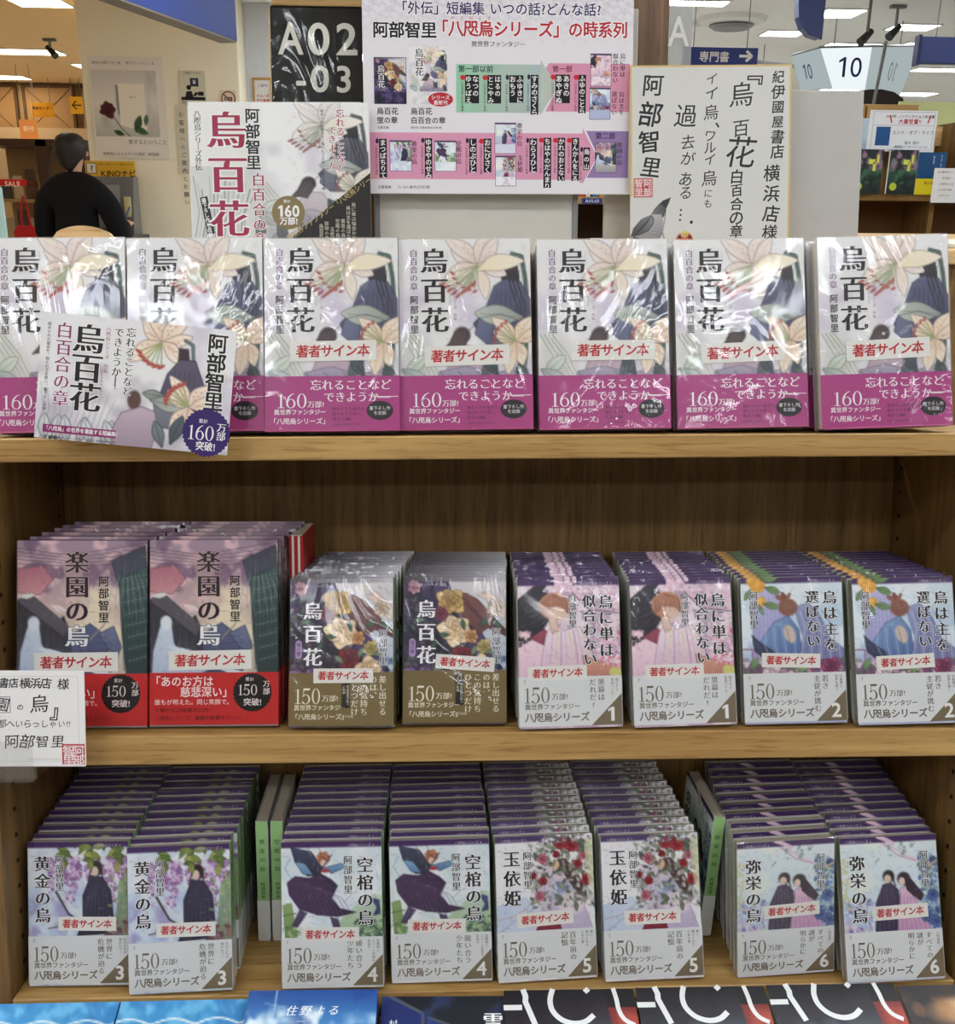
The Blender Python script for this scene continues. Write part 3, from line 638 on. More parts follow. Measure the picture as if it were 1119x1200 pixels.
def band(c, col=(70, 42, 96), h=.062): c.poly([(0, 0), (1, 0), (1, h), (0, h)], col, 1)
def art_blossom(W=88, H=126):
    c = Cv(W, H, (226, 206, 216)); c.wash((240, 228, 234), 5, .45, .6, .8, 31); c.wash((170, 140, 172), 6, .52, .64, .6, 32)
    c.scatter(420, .15, 1, .04, .75, .017, [(246, 224, 232), (236, 196, 212), (220, 176, 200), (250, 240, 240), (182, 150, 180)], 6, .9, .9)
    c.line([(.5, .1), (.7, .3), (1, .34)], .012, (90, 60, 70), .7)
    c.outlined([(0, .20), (.16, .07), (.30, .05), (.24, .12), (.30, .14), (.18, .24), (.34, .27), (.42, .33), (.30, .40), (.22, .52), (.10, .62), (0, .66)], (52, 48, 62), (30, 28, 40), (20, 18, 28))
    for k in range(7): c.line([(.02, .26+.05*k), (.14+.02*k, .18+.05*k), (.30, .12+.05*k)], .006, (84, 80, 98), .7)
    c.ell(.36, .26, .15, .13, (196, 142, 112), 1, 0, .1); c.ell(.40, .31, .08, .09, (226, 196, 178), 1); c.outlined([(.24, .22), (.34, .15), (.48, .2), (.50, .34), (.44, .28), (.32, .27), (.25, .34)], (202, 148, 116), (158, 104, 84), (120, 76, 64))
    for k in range(6): c.line([(.36, .16), (.28+.04*k, .22), (.24+.05*k, .32)], .005, (140, 90, 72), .7)
    c.outlined([(.12, .56), (.26, .48), (.38, .60), (.24, .74), (.10, .68)], (164, 74, 96), (120, 48, 76), (70, 30, 50))
    c.outlined([(.0, .66), (.14, .58), (.30, .66), (.22, .96), (0, .96)], (242, 218, 226), (226, 190, 208), (170, 130, 150), (0, 1))
    c.outlined([(.28, .52), (.36, .42), (.44, .50), (.60, .46), (.70, .62), (.80, .96), (.20, .96), (.24, .7)], (246, 234, 236), (214, 180, 204), (150, 120, 150), (0, 1))
    for k in range(9): c.line([(.34+.04*k, .50), (.32+.05*k, .72), (.28+.06*k, .96)], .008, ((206, 170, 200), (230, 214, 130), (160, 110, 150))[k % 3], .8)
    c.outlined([(.30, .38), (.37, .36), (.40, .50), (.33, .52)], (232, 206, 188), (222, 190, 170), (160, 120, 104))
    c.outlined([(.62, .74), (.80, .80), (1, .84), (1, .97), (.66, .97)], (216, 164, 140), (186, 120, 110), (140, 84, 84)); c.ell(.95, .90, .07, .05, (208, 214, 120), .9)
    c.scatter(60, .8, 1, .5, .85, .02, [(226, 130, 160), (240, 190, 206), (200, 90, 130)], 8); c.scatter(40, 0, .12, .5, .7, .02, [(238, 190, 208), (250, 226, 232)], 9)
    band(c); c.scatter(60, .35, .58, .0, .12, .02, [(246, 226, 236), (236, 196, 216)], 10, 1, .9)
    c.hatch(260, [(120, 90, 110), (250, 240, 244), (180, 120, 150)], 9, 0, 1, .09, .98 if c.h < 140 else 1.1, .055, .005, .42)
    return c
def art_sky(W=88, H=126):
    c = Cv(W, H, (206, 220, 234)); c.grad([(0, (222, 232, 238)), (.35, (190, 214, 230)), (.65, (176, 184, 214))]); c.wash((236, 242, 246), 4, .45, .65, .8, 41, 0, .6)
    c.outlined([(.10, .18), (.24, .10), (.44, .20), (.50, .56), (.36, .80), (.12, .78)], (190, 190, 226), (166, 162, 206), (130, 130, 176))
    for k in range(8): c.line([(.16+.04*k, .2), (.18+.04*k, .45), (.15+.05*k, .76)], .007, (140, 138, 186), .6)
    c.outlined([(.52, .30), (.66, .26), (.76, .36), (.86, .60), (1, .72), (1, .9), (.5, .9), (.6, .6)], (160, 164, 200), (116, 120, 164), (86, 88, 128), (0, 1))
    for k in range(9): c.line([(.58+.03*k, .34), (.62+.04*k, .5), (.56+.05*k, .86)], .010, (96, 100, 150) if k % 2 else (204, 208, 230), .7)
    c.ell(.46, .30, .095, .085, (140, 92, 78), 1, 0, .12); c.petal(.44, .24, -150, .12, .05, (150, 96, 80)); c.petal(.44, .24, -110, .10, .05, (130, 80, 68)); c.petal(.44, .24, -60, .10, .04, (150, 100, 84))
    c.outlined([(.20, .60), (.32, .44), (.46, .38), (.56, .52), (.58, .72), (.44, .84), (.26, .80), (.12, .70)], (132, 160, 200), (84, 110, 160), (50, 66, 110), (1, 1))
    c.ell(.47, .56, .055, .09, (214, 190, 172), 1, -20); c.outlined([(.10, .56), (.16, .62), (.30, .72), (.36, .82), (.22, .80), (.12, .72)], (70, 78, 110), (40, 44, 70), (30, 30, 50))
    for k in range(7): c.line([(.24+.04*k, .50), (.22+.05*k, .66), (.28+.04*k, .80)], .008, (70, 90, 140) if k % 2 else (190, 208, 230), .7)
    c.poly([(0, .84), (1, .80), (1, .97), (0, .97)], (120, 84, 120), .9, (96, 70, 96)); c.line([(0, .70), (.1, .70), (.1, .8)], .016, (150, 110, 150)); 
    c.scatter(120, 0, 1, .80, .97, .028, [(196, 150, 176), (140, 70, 110), (226, 206, 216), (90, 120, 92), (110, 60, 90)], 12)
    c.bloom(.28, .90, .10, (246, 232, 232), (222, 196, 206), 6, 4); c.bloom(.86, .88, .10, (176, 84, 124), (110, 40, 80), 6, 5); c.leaf(.50, .9, -10, .16, (120, 150, 92)); c.leaf(.08, .9, -60, .14, (110, 140, 96))
    band(c)
    for (u, v, r) in ((.17, .08, .075), (.11, .04, .05), (.20, .24, .05)): c.ell(u, v, r, r, (226, 164, 66)); c.ell(u-.015, v-.015, r*.5, r*.5, (244, 200, 110), .8, 0, .6)
    for (u, v, a_, L) in ((.20, .03, -10, .18), (.24, .10, 20, .16), (.10, .12, 120, .12), (.22, .26, 15, .16), (.18, .27, 70, .10)): c.leaf(u, v, a_, L, (104, 134, 84))
    c.hatch(260, [(90, 100, 140), (236, 240, 246), (130, 110, 150)], 9, 0, 1, .09, .98 if c.h < 140 else 1.1, .055, .005, .42)
    return c
def art_wisteria(W=88, H=126):
    c = Cv(W, H, (208, 220, 232)); c.wash((232, 236, 240), 4, .45, .6, .9, 51); c.wash((160, 150, 200), 4, .5, .66, .8, 52, .35, 1, 0, .5); c.wash((180, 196, 226), 5, .5, .66, .8, 57, .3, .7)
    rr = random.Random(5)
    for k in range(26):
        u = .22+.78*rr.random(); L = .16+.30*rr.random(); c.scatter(26, u-.022, u+.022, .16, .16+L, .017, [(170, 130, 186), (206, 172, 210), (134, 96, 160), (226, 204, 226), (150, 92, 130)], k, .9, .9)
    c.line([(.28, .5), (.40, .72), (.56, .82), (.9, .95)], .024, (70, 56, 60), 1, .012); c.line([(.34, .54), (.48, .70), (.66, .88)], .018, (222, 220, 220)); c.line([(.2, .86), (.5, .8), (.8, .78)], .012, (90, 72, 70))
    c.outlined([(.62, .34), (.74, .36), (.82, .50), (.84, .74), (.76, .92), (.48, .94), (.54, .76), (.54, .54)], (60, 58, 84), (36, 36, 58), (20, 20, 36), (0, 1))
    for k in range(6): c.line([(.62+.03*k, .44), (.58+.04*k, .64), (.54+.05*k, .9)], .006, (92, 92, 124), .7)
    c.ell(.68, .27, .06, .075, (46, 38, 44), 1, 0, .1); c.ell(.665, .30, .034, .048, (222, 196, 180)); c.line([(.64, .24), (.60, .36), (.60, .52)], .014, (46, 38, 44), 1, .006); c.line([(.73, .26), (.74, .4), (.70, .52)], .018, (46, 38, 44), 1, .006)
    c.poly([(.9, .4), (1, .3), (1, .97), (.84, .97)], (150, 176, 120), .8, (90, 110, 90)); c.scatter(60, .8, 1, .3, .97, .02, [(120, 150, 96), (170, 190, 140), (150, 110, 150)], 14)
    c.scatter(30, .78, 1, .8, .97, .03, [(96, 60, 60), (150, 96, 90), (120, 90, 110)], 15)
    for k in range(22): c.leaf(.3+.035*k, .07+.03*((k*7) % 5), 20+47*k, .13, ((118, 134, 62), (92, 112, 60), (150, 152, 84))[k % 3])
    band(c); c.leaf(.5, .05, 5, .14, (120, 134, 70)); c.leaf(.78, .04, 170, .14, (120, 134, 70)); c.leaf(.92, .05, 120, .10, (100, 120, 70))
    c.hatch(260, [(90, 70, 100), (236, 236, 240), (110, 130, 90)], 9, 0, 1, .09, .98 if c.h < 140 else 1.1, .055, .005, .42)
    return c
def art_wing(W=88, H=126):
    c = Cv(W, H, (232, 236, 238)); c.wash((208, 222, 228), 3, .45, .65, .7, 61)
    c.outlined([(.02, .62), (.10, .60), (.16, .97), (.04, .97)], (150, 176, 110), (110, 140, 84), (80, 104, 70)); c.line([(.02, .72), (.14, .70)], .012, (90, 110, 70)); c.line([(.03, .84), (.15, .82)], .012, (90, 110, 70))
    c.poly([(.55, .80), (.75, .62), (.92, .52), (1, .54), (1, .97), (.55, .97)], (196, 216, 196), .9, (150, 180, 130), (0, 1)); c.outlined([(.88, .56), (.97, .58), (.98, .72), (.90, .74), (.94, .66)], (70, 80, 130), (50, 56, 100), None)
    c.scatter(90, .72, 1, .78, .97, .022, [(84, 110, 96), (60, 84, 80), (150, 176, 130)], 16); c.scatter(50, 0, .3, .84, .97, .02, [(110, 140, 84), (84, 110, 70), (170, 190, 140)], 17)
    c.outlined([(.10, .06), (.30, .10), (.42, .26), (.38, .34), (.26, .34), (.14, .20)], (70, 78, 104), (44, 44, 66), (30, 30, 48)); c.outlined([(.14, .20), (.24, .22), (.32, .33), (.22, .32)], (134, 172, 200), (96, 136, 180), (50, 70, 100)); c.outlined([(.42, .26), (.60, .22), (.64, .26), (.50, .32)], (120, 160, 196), (80, 116, 160), (40, 60, 90))
    c.line([(.10, .16), (.04, .26), (.10, .36), (.28, .36)], .008, (150, 176, 190)); c.line([(.30, .14), (.26, .04), (.38, .06), (.40, .14)], .008, (176, 140, 140))
    c.outlined([(.06, .40), (.14, .34), (.28, .36), (.40, .32), (.50, .38), (.56, .44), (.50, .56), (.58, .66), (.74, .70), (.56, .74), (.36, .72), (.18, .66), (.08, .52)], (78, 56, 90), (52, 38, 66), (34, 24, 46), (1, 0))
    c.outlined([(.18, .66), (.26, .70), (.16, .84), (.10, .82)], (84, 70, 104), (60, 50, 80), None); c.outlined([(.48, .74), (.56, .76), (.60, .90), (.52, .88)], (84, 70, 104), (60, 50, 80), None)
    for k in range(9): c.line([(.20+.03*k, .40+.01*k), (.28+.04*k, .56), (.34+.045*k, .72)], .006, (122, 92, 138), .7)
    c.ell(.42, .17, .060, .062, (172, 112, 84), 1, 0, .2); c.scatter(24, .36, .48, .11, .20, .016, [(190, 128, 94), (140, 84, 64)], 19); c.ell(.42, .215, .030, .034, (224, 194, 172)); c.line([(.40, .28), (.50, .14)], .012, (60, 60, 90)); c.ell(.44, .29, .045, .02, (170, 60, 66))
    c.line([(.62, .6), (.70, .52), (.76, .5)], .006, (150, 170, 170))
    c.hatch(260, [(90, 80, 110), (250, 250, 250), (130, 150, 130)], 9, 0, 1, .09, .98 if c.h < 140 else 1.1, .055, .005, .42)
    band(c)
    return c
def art_camellia(W=88, H=126):
    c = Cv(W, H, (236, 234, 236)); c.wash((206, 196, 214), 4, .5, .66, .8, 71, 0, 1, .3); c.poly([(0, .68), (.3, .60), (.5, .8), (.5, .97), (0, .97)], (170, 192, 222), .7, (206, 214, 230), (1, 0))
    c.outlined([(.50, .36), (.64, .24), (.76, .34), (.86, .62), (.98, .97), (.40, .97), (.48, .7)], (224, 206, 220), (190, 176, 206), (150, 130, 160), (0, 1))
    c.outlined([(.60, .26), (.70, .24), (.82, .36), (.92, .6), (.90, .70), (.80, .56), (.70, .40), (.62, .34)], (96, 62, 66), (60, 40, 46), (40, 26, 32)); c.ell(.60, .30, .05, .05, (222, 190, 150)); c.ell(.66, .56, .10, .09, (120, 140, 190), .8, 10, .3); c.ell(.76, .68, .14, .11, (232, 214, 226), 1, 10, .2)
    c.outlined([(.38, .97), (.46, .80), (.62, .78), (.66, .97)], (160, 50, 66), (120, 36, 56), (80, 24, 40)); c.line([(0, .97), (.2, .82), (.5, .66)], .012, (180, 176, 196)); c.line([(.02, .82), (.2, .78), (.44, .62)], .008, (200, 160, 170))
    c.scatter(330, .36, 1, .07, .72, .024, [(120, 128, 112), (150, 158, 140), (86, 92, 84), (206, 206, 198), (176, 170, 176)], 20, .9, .55)
    rr = random.Random(9)
    for k in range(26): c.leaf(.38+.60*rr.random(), .08+.62*rr.random(), rr.uniform(0, 360), .10, ((104, 116, 96), (140, 148, 126), (84, 92, 86))[k % 3])
    for k, (u, v, r) in enumerate(((.66, .09, .07), (.78, .12, .075), (.48, .24, .06), (.84, .30, .05), (.62, .20, .04), (.90, .22, .05), (.92, .46, .06), (.48, .46, .05), (.44, .60, .055), (.74, .06, .04), (.38, .40, .04))):
        c.bloom(u, v, r, ((206, 70, 80), (230, 150, 166))[k % 3 == 2], ((150, 30, 46), (190, 90, 116))[k % 3 == 2], 6, k)
    c.poly([(.9, .05), (1, .05), (1, .6), (.94, .5)], (214, 216, 176), .7)
    c.poly([(0, 0), (.62, 0), (.50, .062), (0, .062)], (78, 56, 104), 1); c.scatter(70, .45, 1, .0, .09, .02, [(120, 128, 112), (90, 96, 92), (206, 200, 206), (110, 80, 120)], 22)
    c.hatch(260, [(80, 76, 84), (246, 240, 242), (150, 100, 120)], 9, 0, 1, .09, .98 if c.h < 140 else 1.1, .055, .005, .42)
    return c
def art_couple(W=88, H=126):
    c = Cv(W, H, (220, 230, 236)); c.grad([(0, (226, 234, 236)), (.5, (206, 222, 232)), (.7, (214, 216, 230))]); c.wash((240, 238, 220), 3, .4, .6, .7, 81, 0, .5, 0, .4)
    c.scatter(140, .80, 1, .20, .75, .026, [(108, 140, 190), (150, 176, 210), (72, 100, 160), (190, 200, 190), (130, 150, 130)], 23); c.scatter(120, .55, 1, .72, .97, .03, [(70, 92, 160), (110, 140, 196), (50, 66, 120), (150, 180, 170)], 24); c.scatter(100, 0, .3, .62, .97, .028, [(206, 180, 210), (170, 190, 220), (130, 120, 180), (196, 206, 190)], 25)
    c.scatter(40, 0, .08, .2, .7, .02, [(196, 206, 180), (214, 200, 150)], 26)
    c.outlined([(.42, .48), (.50, .46), (.58, .54), (.60, .97), (.32, .97), (.34, .66)], (78, 66, 92), (54, 48, 74), (30, 28, 46)); c.outlined([(.60, .52), (.70, .50), (.74, .62), (.84, .80), (.90, .97), (.54, .97), (.58, .7)], (226, 190, 210), (196, 150, 186), (140, 100, 130))
    c.ell(.485, .40, .060, .062, (52, 42, 48)); c.ell(.475, .425, .036, .042, (226, 200, 184)); c.ell(.64, .43, .068, .066, (54, 44, 52)); c.ell(.62, .455, .034, .040, (228, 202, 188))
    c.outlined([(.64, .40), (.72, .44), (.84, .60), (.80, .66), (.72, .60), (.66, .54)], (54, 44, 54), (70, 50, 66), None); c.line([(.52, .38), (.55, .5), (.54, .58)], .016, (52, 42, 48), 1, .006)
    for k in range(6): c.line([(.60+.03*k, .60), (.60+.04*k, .8), (.60+.05*k, .97)], .007, (170, 110, 160), .7)
    for k in range(5): c.line([(.40+.03*k, .52), (.38+.04*k, .7), (.36+.05*k, .96)], .006, (120, 104, 130), .7)
    for (u, v, r) in ((.93, .60, .07), (.86, .80, .08), (.95, .86, .07), (.95, .26, .05)): c.bloom(u, v, r, (130, 160, 210), (60, 84, 150), 6, int(u*100))
    c.line([(.3, 0), (.55, .12), (.72, .22), (.98, .34)], .026, (226, 196, 206), .9, .008); c.line([(.45, .08), (.60, .20), (.78, .26)], .012, (206, 160, 180)); c.scatter(16, .5, .8, .05, .2, .022, [(200, 206, 206), (150, 160, 160)], 28)
    c.line([(.36, .26), (.40, .22)], .008, (110, 110, 110)); c.line([(.88, .32), (1, .26)], .02, (206, 180, 150)); 
    band(c); c.line([(.40, .0), (.56, .075)], .05, (226, 196, 210), 1, .03)
    c.hatch(260, [(90, 100, 140), (244, 246, 248), (120, 140, 130)], 9, 0, 1, .09, .98 if c.h < 140 else 1.1, .055, .005, .42)
    return c
ARTS = {}
# ------------------------------------------------------------------ books
def sheet(W, T, z0, z1, th, grow=0.0, spine=1):
    """a wrapped paper cover: front, spine (right side) and back"""
    b = MB(); g = grow; xs = W/2+g
    b.box(-W/2-g, xs, -th-g, 0-g+1e-5, z0, z1)
    b.box(xs-th, xs, 0-g, T+g, z0, z1); b.box(-W/2-g, xs, T+g, T+th+g, z0, z1)
    return b
def add_body(pr, mb, col, mat_y=0):
    v = np.array(mb.v); n0 = pr.n
    pr.v.append(v); pr.c.append(np.tile(lin(col), (len(v), 1))); pr.f += [tuple(i+n0 for i in f) for f in mb.f]; pr.n += len(v)

SERIES = '八咫烏シリーズ'; AUTHOR = '阿部智里'; INK = (26, 22, 26)
def silver_band(p, side, main, num, W, H):
    b0 = .655; G = (112, 100, 84)
    p.rect(0, b0, 1, .985, (218, 220, 220), 1)
    p.poly([(.70, .985), (1, .985), (1, .775)], (122, 108, 86), 2)
    p.text(num, .895, .842, .190, (236, 236, 232), 'gx', 3, align='c', res=3)
    p.text('150', .04, .703, .205, G, 'm', 2, res=3, sx=.80); p.text('万部!', .315, .765, .068, G, 'm', 2)
    p.text('異世界ファンタジー', .05, .834, .060, G, 'gb', 2); p.text(SERIES, .05, .893, .092, G, 'gx', 2, sx=.98)
    p.text('累計', .055, .672, .018, G, 'g', 2, vert=True, res=1)
    u = .80
    for t in main: p.text(t, u, .672 if t is main[0] or len(main) < 3 else .69, .070, (104, 92, 80), 'm', 2, vert=True, gap=1.03); u -= .082
    for i, t in enumerate(side): p.text(t, .955-i*.045, .672, .032, (104, 94, 84), 'g', 2, vert=True, res=1)

def jacket_print(kind, W, H, T):
    p = Pr(W, H)
    if kind == 'lily':
        p.canvas(ARTS[kind], l=1)
        p.text('烏百花', .27, .035, .205, INK, 'mb', 4, vert=True, gap=1.10, res=3)
        p.text('白百合の章', .115, .05, .062, (126, 84, 140), 'm', 4, vert=True, gap=1.02)
        p.text(AUTHOR, .115, .292, .066, (30, 26, 30), 'gb', 4, vert=True, gap=1.13)
        p.text('かたしらべつづり', .385, .24, .020, (70, 66, 72), 'g', 4, vert=True, res=1)
        p.text('八咫烏シリーズ 外伝', .425, .235, .028, (150, 96, 140), 'm', 4, vert=True, res=1)
    elif kind == 'paradise':
        p.canvas(ARTS[kind], l=1)
        p.text('楽園の', .46, .05, .182, (40, 32, 36), 'mb', 4, vert=True, gap=1.05, res=3, out=(196, 168, 172), ow=.03)
        p.text('烏', .46, .447, .182, (240, 240, 242), 'mb', 4, vert=True, res=3, out=(70, 74, 96), ow=.03)
        p.text(AUTHOR, .665, .185, .086, (42, 34, 38), 'gb', 4, vert=True, gap=1.10)
    elif kind == 'dark':
        p.canvas(ARTS[kind], l=1); 
        p.text('八咫烏シリーズ 外伝', .08, .040, .036, (214, 208, 214), 'g', 4, res=1)
        p.text('烏百花', .22, .14, .185, (244, 242, 244), 'mb', 4, vert=True, gap=1.20, res=3, out=(70, 52, 90), ow=.03)
        p.text(AUTHOR, .905, .345, .088, (44, 40, 48), 'm', 4, vert=True, gap=1.0, out=(236, 236, 240), ow=.06)
        p.ell(.085, .44, .032, (176, 150, 196), 3); p.rect(.053, .44, .117, .52, (176, 150, 196), 3); p.ell(.085, .52, .032, (176, 150, 196), 3)
        p.text('蛍の章', .085, .432, .042, (60, 40, 80), 'g', 4, vert=True, res=1)
    else:
        p.canvas(ARTS[kind], l=1)
        num = {'blossom': '1', 'sky': '2', 'wisteria': '3', 'wing': '4', 'camellia': '5', 'couple': '6'}[kind]
        left = kind in ('camellia', 'couple')
        p.text(SERIES+' '+num, (.06 if left else .66), .016, .034, (206, 196, 214), 'g', 4, res=1)
        O = dict(out=(238, 238, 240), ow=.045)
        if kind == 'blossom':
            p.text('烏に単は', .865, .10, .142, INK, 'mb', 4, vert=True, gap=1.10, res=2, **O); p.text('似合わない', .70, .10, .132, INK, 'mb', 4, vert=True, gap=1.06, **O)
            p.text(AUTHOR, .535, .10, .082, INK, 'm', 4, vert=True, gap=1.0, **O)
        elif kind == 'sky':
            p.text('烏は主を', .875, .09, .140, INK, 'mb', 4, vert=True, gap=1.10, **O); p.text('選ばない', .70, .09, .134, INK, 'mb', 4, vert=True, gap=1.06, **O)
            p.text(AUTHOR, .12, .09, .094, INK, 'm', 4, vert=True, gap=1.0, **O)
        elif kind == 'wisteria':
            p.text('黄金の烏', .145, .09, .158, INK, 'mb', 4, vert=True, gap=1.08, **O); p.text(AUTHOR, .315, .09, .090, INK, 'm', 4, vert=True, gap=1.0, **O)
        elif kind == 'wing':
            p.text('空棺の烏', .835, .105, .162, INK, 'mb', 4, vert=True, gap=1.06, **O); p.text(AUTHOR, .665, .095, .092, INK, 'm', 4, vert=True, gap=1.05, **O)
        elif kind == 'camellia':
            p.text('玉依姫', .165, .085, .170, INK, 'mb', 4, vert=True, gap=1.14, **O); p.text(AUTHOR, .325, .105, .090, INK, 'm', 4, vert=True, gap=1.05, **O)
        elif kind == 'couple':
            p.text('弥栄の烏', .165, .115, .160, INK, 'mb', 4, vert=True, gap=1.08, **O); p.text(AUTHOR, .86, .105, .090, INK, 'm', 4, vert=True, gap=1.05, **O)
    return p

def band_print(kind, W, H):
    p = Pr(W, H)
    if kind == 'lily':
        Wt = (240, 236, 238)
        p.rect(0, .715, 1, 1, (172, 58, 128), 1)
        p.text('忘れることなど', .335, .731, .087, Wt, 'm', 2); p.text('できようか―', .435, .795, .083, Wt, 'm', 2)
        p.line([(.80, .823), (.99, .823)], .005, Wt, 2)
        p.text('160', .085, .789, .148, Wt, 'm', 2, res=3, sx=.98); p.text('万部!', .315, .842, .054, Wt, 'm', 2)
        p.text('異世界ファンタジー', .065, .885, .043, Wt, 'gb', 2); p.text('「八咫烏シリーズ」', .035, .930, .049, Wt, 'gb', 2)
        for i, t in enumerate(('秘められた過去や、', '知られざる思い。', '珠玉の8編。')): p.text(t, .50, .874+.026*i, .030, (56, 20, 44), 'g', 2, res=1)
        p.text('文藝春秋 定価本体1500円+税', .50, .960, .016, (90, 30, 70), 'g', 2, res=1)
        p.ell(.855, .895, .10, (30, 24, 30), 2, sq=.72); p.text('書下ろし作', .855, .872, .032, (230, 226, 230), 'g', 3, align='c', res=1); p.text('を収録', .855, .897, .032, (230, 226, 230), 'g', 3, align='c', res=1)
    elif kind == 'paradise':
        p.rect(0, .712, 1, .992, (196, 42, 44), 1); Wt = (240, 226, 224)
        p.text('「あのお方は', .0, .728, .088, Wt, 'gb', 2, sx=.94); p.text('慈悲深い」', .235, .785, .088, Wt, 'gb', 2, sx=.94)
        p.text('誰もが称えた。同じ笑顔で。', .035, .853, .047, Wt, 'g', 2)
        p.text('大戦から20年後の山内―', .035, .898, .042, (70, 12, 16), 'g', 2); p.text('八咫烏シリーズ、衝撃の新章スタート!', .035, .940, .042, (70, 12, 16), 'g', 2, sx=.94)
        p.ell(.80, .82, .155, (26, 24, 26), 2, spikes=30); p.text('累計', .78, .737, .034, Wt, 'g', 3, align='c', res=1)
        p.text('150', .685, .765, .115, Wt, 'm', 3, res=3, sx=.86); p.text('万', .91, .755, .056, Wt, 'm', 3, align='c'); p.text('部', .91, .795, .056, Wt, 'm', 3, align='c'); p.text('突破!', .80, .850, .062, Wt, 'gb', 3, align='c')
    elif kind == 'dark':
        p.rect(0, .635, 1, .988, (120, 102, 62), 1); Wt = (238, 230, 208)
        p.text('150', .045, .718, .200, Wt, 'm', 2, res=3, sx=.82); p.text('万部!', .315, .782, .068, Wt, 'm', 2)
        p.text('異世界ファンタジー', .045, .847, .056, Wt, 'gb', 2); p.text('「八咫烏シリーズ」', .025, .906, .060, Wt, 'gb', 2); p.text('既刊8冊', .50, .914, .034, (214, 204, 176), 'g', 2, res=1)
        for i, t in enumerate(('差し出せる', 'のは、', 'この気持ち', 'ひとつだけ')): p.text(t, .90-.090*i, .655, .076, Wt, 'm', 2, vert=True, gap=1.0)
        p.rect(.505, .655, .585, .87, (30, 26, 22), 2)
        for i, t in enumerate(('天才・阿部智里が紡ぐ', '「恋」の物語')): p.text(t, .565-.038*i, .66, .028, (220, 212, 190), 'g', 3, vert=True, res=1)
    else:
        a = {'blossom': (('姫たちの', '宮廷バトル!'), ('黒幕は', 'だれだ?'), '1'), 'sky': (('大紫蘭の', '紛争を描く'), ('若き', '主従が挑む'), '2'),
             'wisteria': (('村人たちが', '喰われて!'), ('世界に', '危機が迫る'), '3'), 'wing': (('全寮制の', 'エリート武官を', '目指す'), ('競い合う', '少年たち'), '4'),
             'camellia': (('神に', '捧げられた', '少女の愛'), ('百年前の', '記憶'), '5'), 'couple': (('八咫烏族!',), ('すべての', '謎が', '明らかに'), '6')}[kind]
        if len(a[0]) > 2:
            silver_band(p, a[0], (), a[2], W, H)
            for i, t in enumerate(a[1]): p.text(t, .765-i*.085, .672, .070, (104, 92, 80), 'm', 2, vert=True, gap=1.03)
        elif kind == 'couple':
            silver_band(p, a[0], (), a[2], W, H)
            for i, t in enumerate(a[1]): p.text(t, .86-i*.092, .672, .066, (104, 92, 80), 'm', 2, vert=True, gap=1.0)
        else: silver_band(p, *a, W, H)
    return p

def spine_print(W, T, H, kind):
    """a strip for the spine: title and author down a coloured back"""
    p = Pr(T, H)
    if kind == 'paradise': p.rect(0, 0, 1, 1, (44, 44, 54), 1); p.text('楽園の烏', .5, .06, .55, (214, 206, 200), 'm', 2, vert=True, gap=1.15); p.rect(0, .712, 1, .992, (196, 42, 44), 3)
    elif kind == 'lily': p.rect(0, 0, 1, 1, (206, 200, 206), 1); p.text('烏百花', .5, .08, .55, INK, 'm', 2, vert=True, gap=1.15); p.rect(0, .715, 1, 1, (172, 58, 128), 3)
    else:
        t = {'dark': '烏百花', 'blossom': '烏に単は似合わない', 'sky': '烏は主を選ばない', 'wisteria': '黄金の烏', 'wing': '空棺の烏', 'camellia': '玉依姫', 'couple': '弥栄の烏'}[kind]
        p.rect(0, 0, 1, 1, (148, 190, 124), 1); p.text(t, .5, .13, .52, (46, 66, 40), 'm', 2, vert=True, gap=(1.75 if len(t) < 5 else 1.0))
        p.text(AUTHOR, .5, .50, .40, (46, 66, 40), 'm', 2, vert=True, gap=1.1, res=1)
        p.rect(0, .68, 1, 1, (214, 214, 208), 3); p.text('あ65', .5, .71, .34, (60, 58, 56), 'g', 4, align='c', res=1); p.text('文春文庫', .5, .78, .34, (60, 58, 56), 'm', 4, vert=True, res=1); p.ell(.5, .93, .34, (40, 38, 38), 4)
    return p

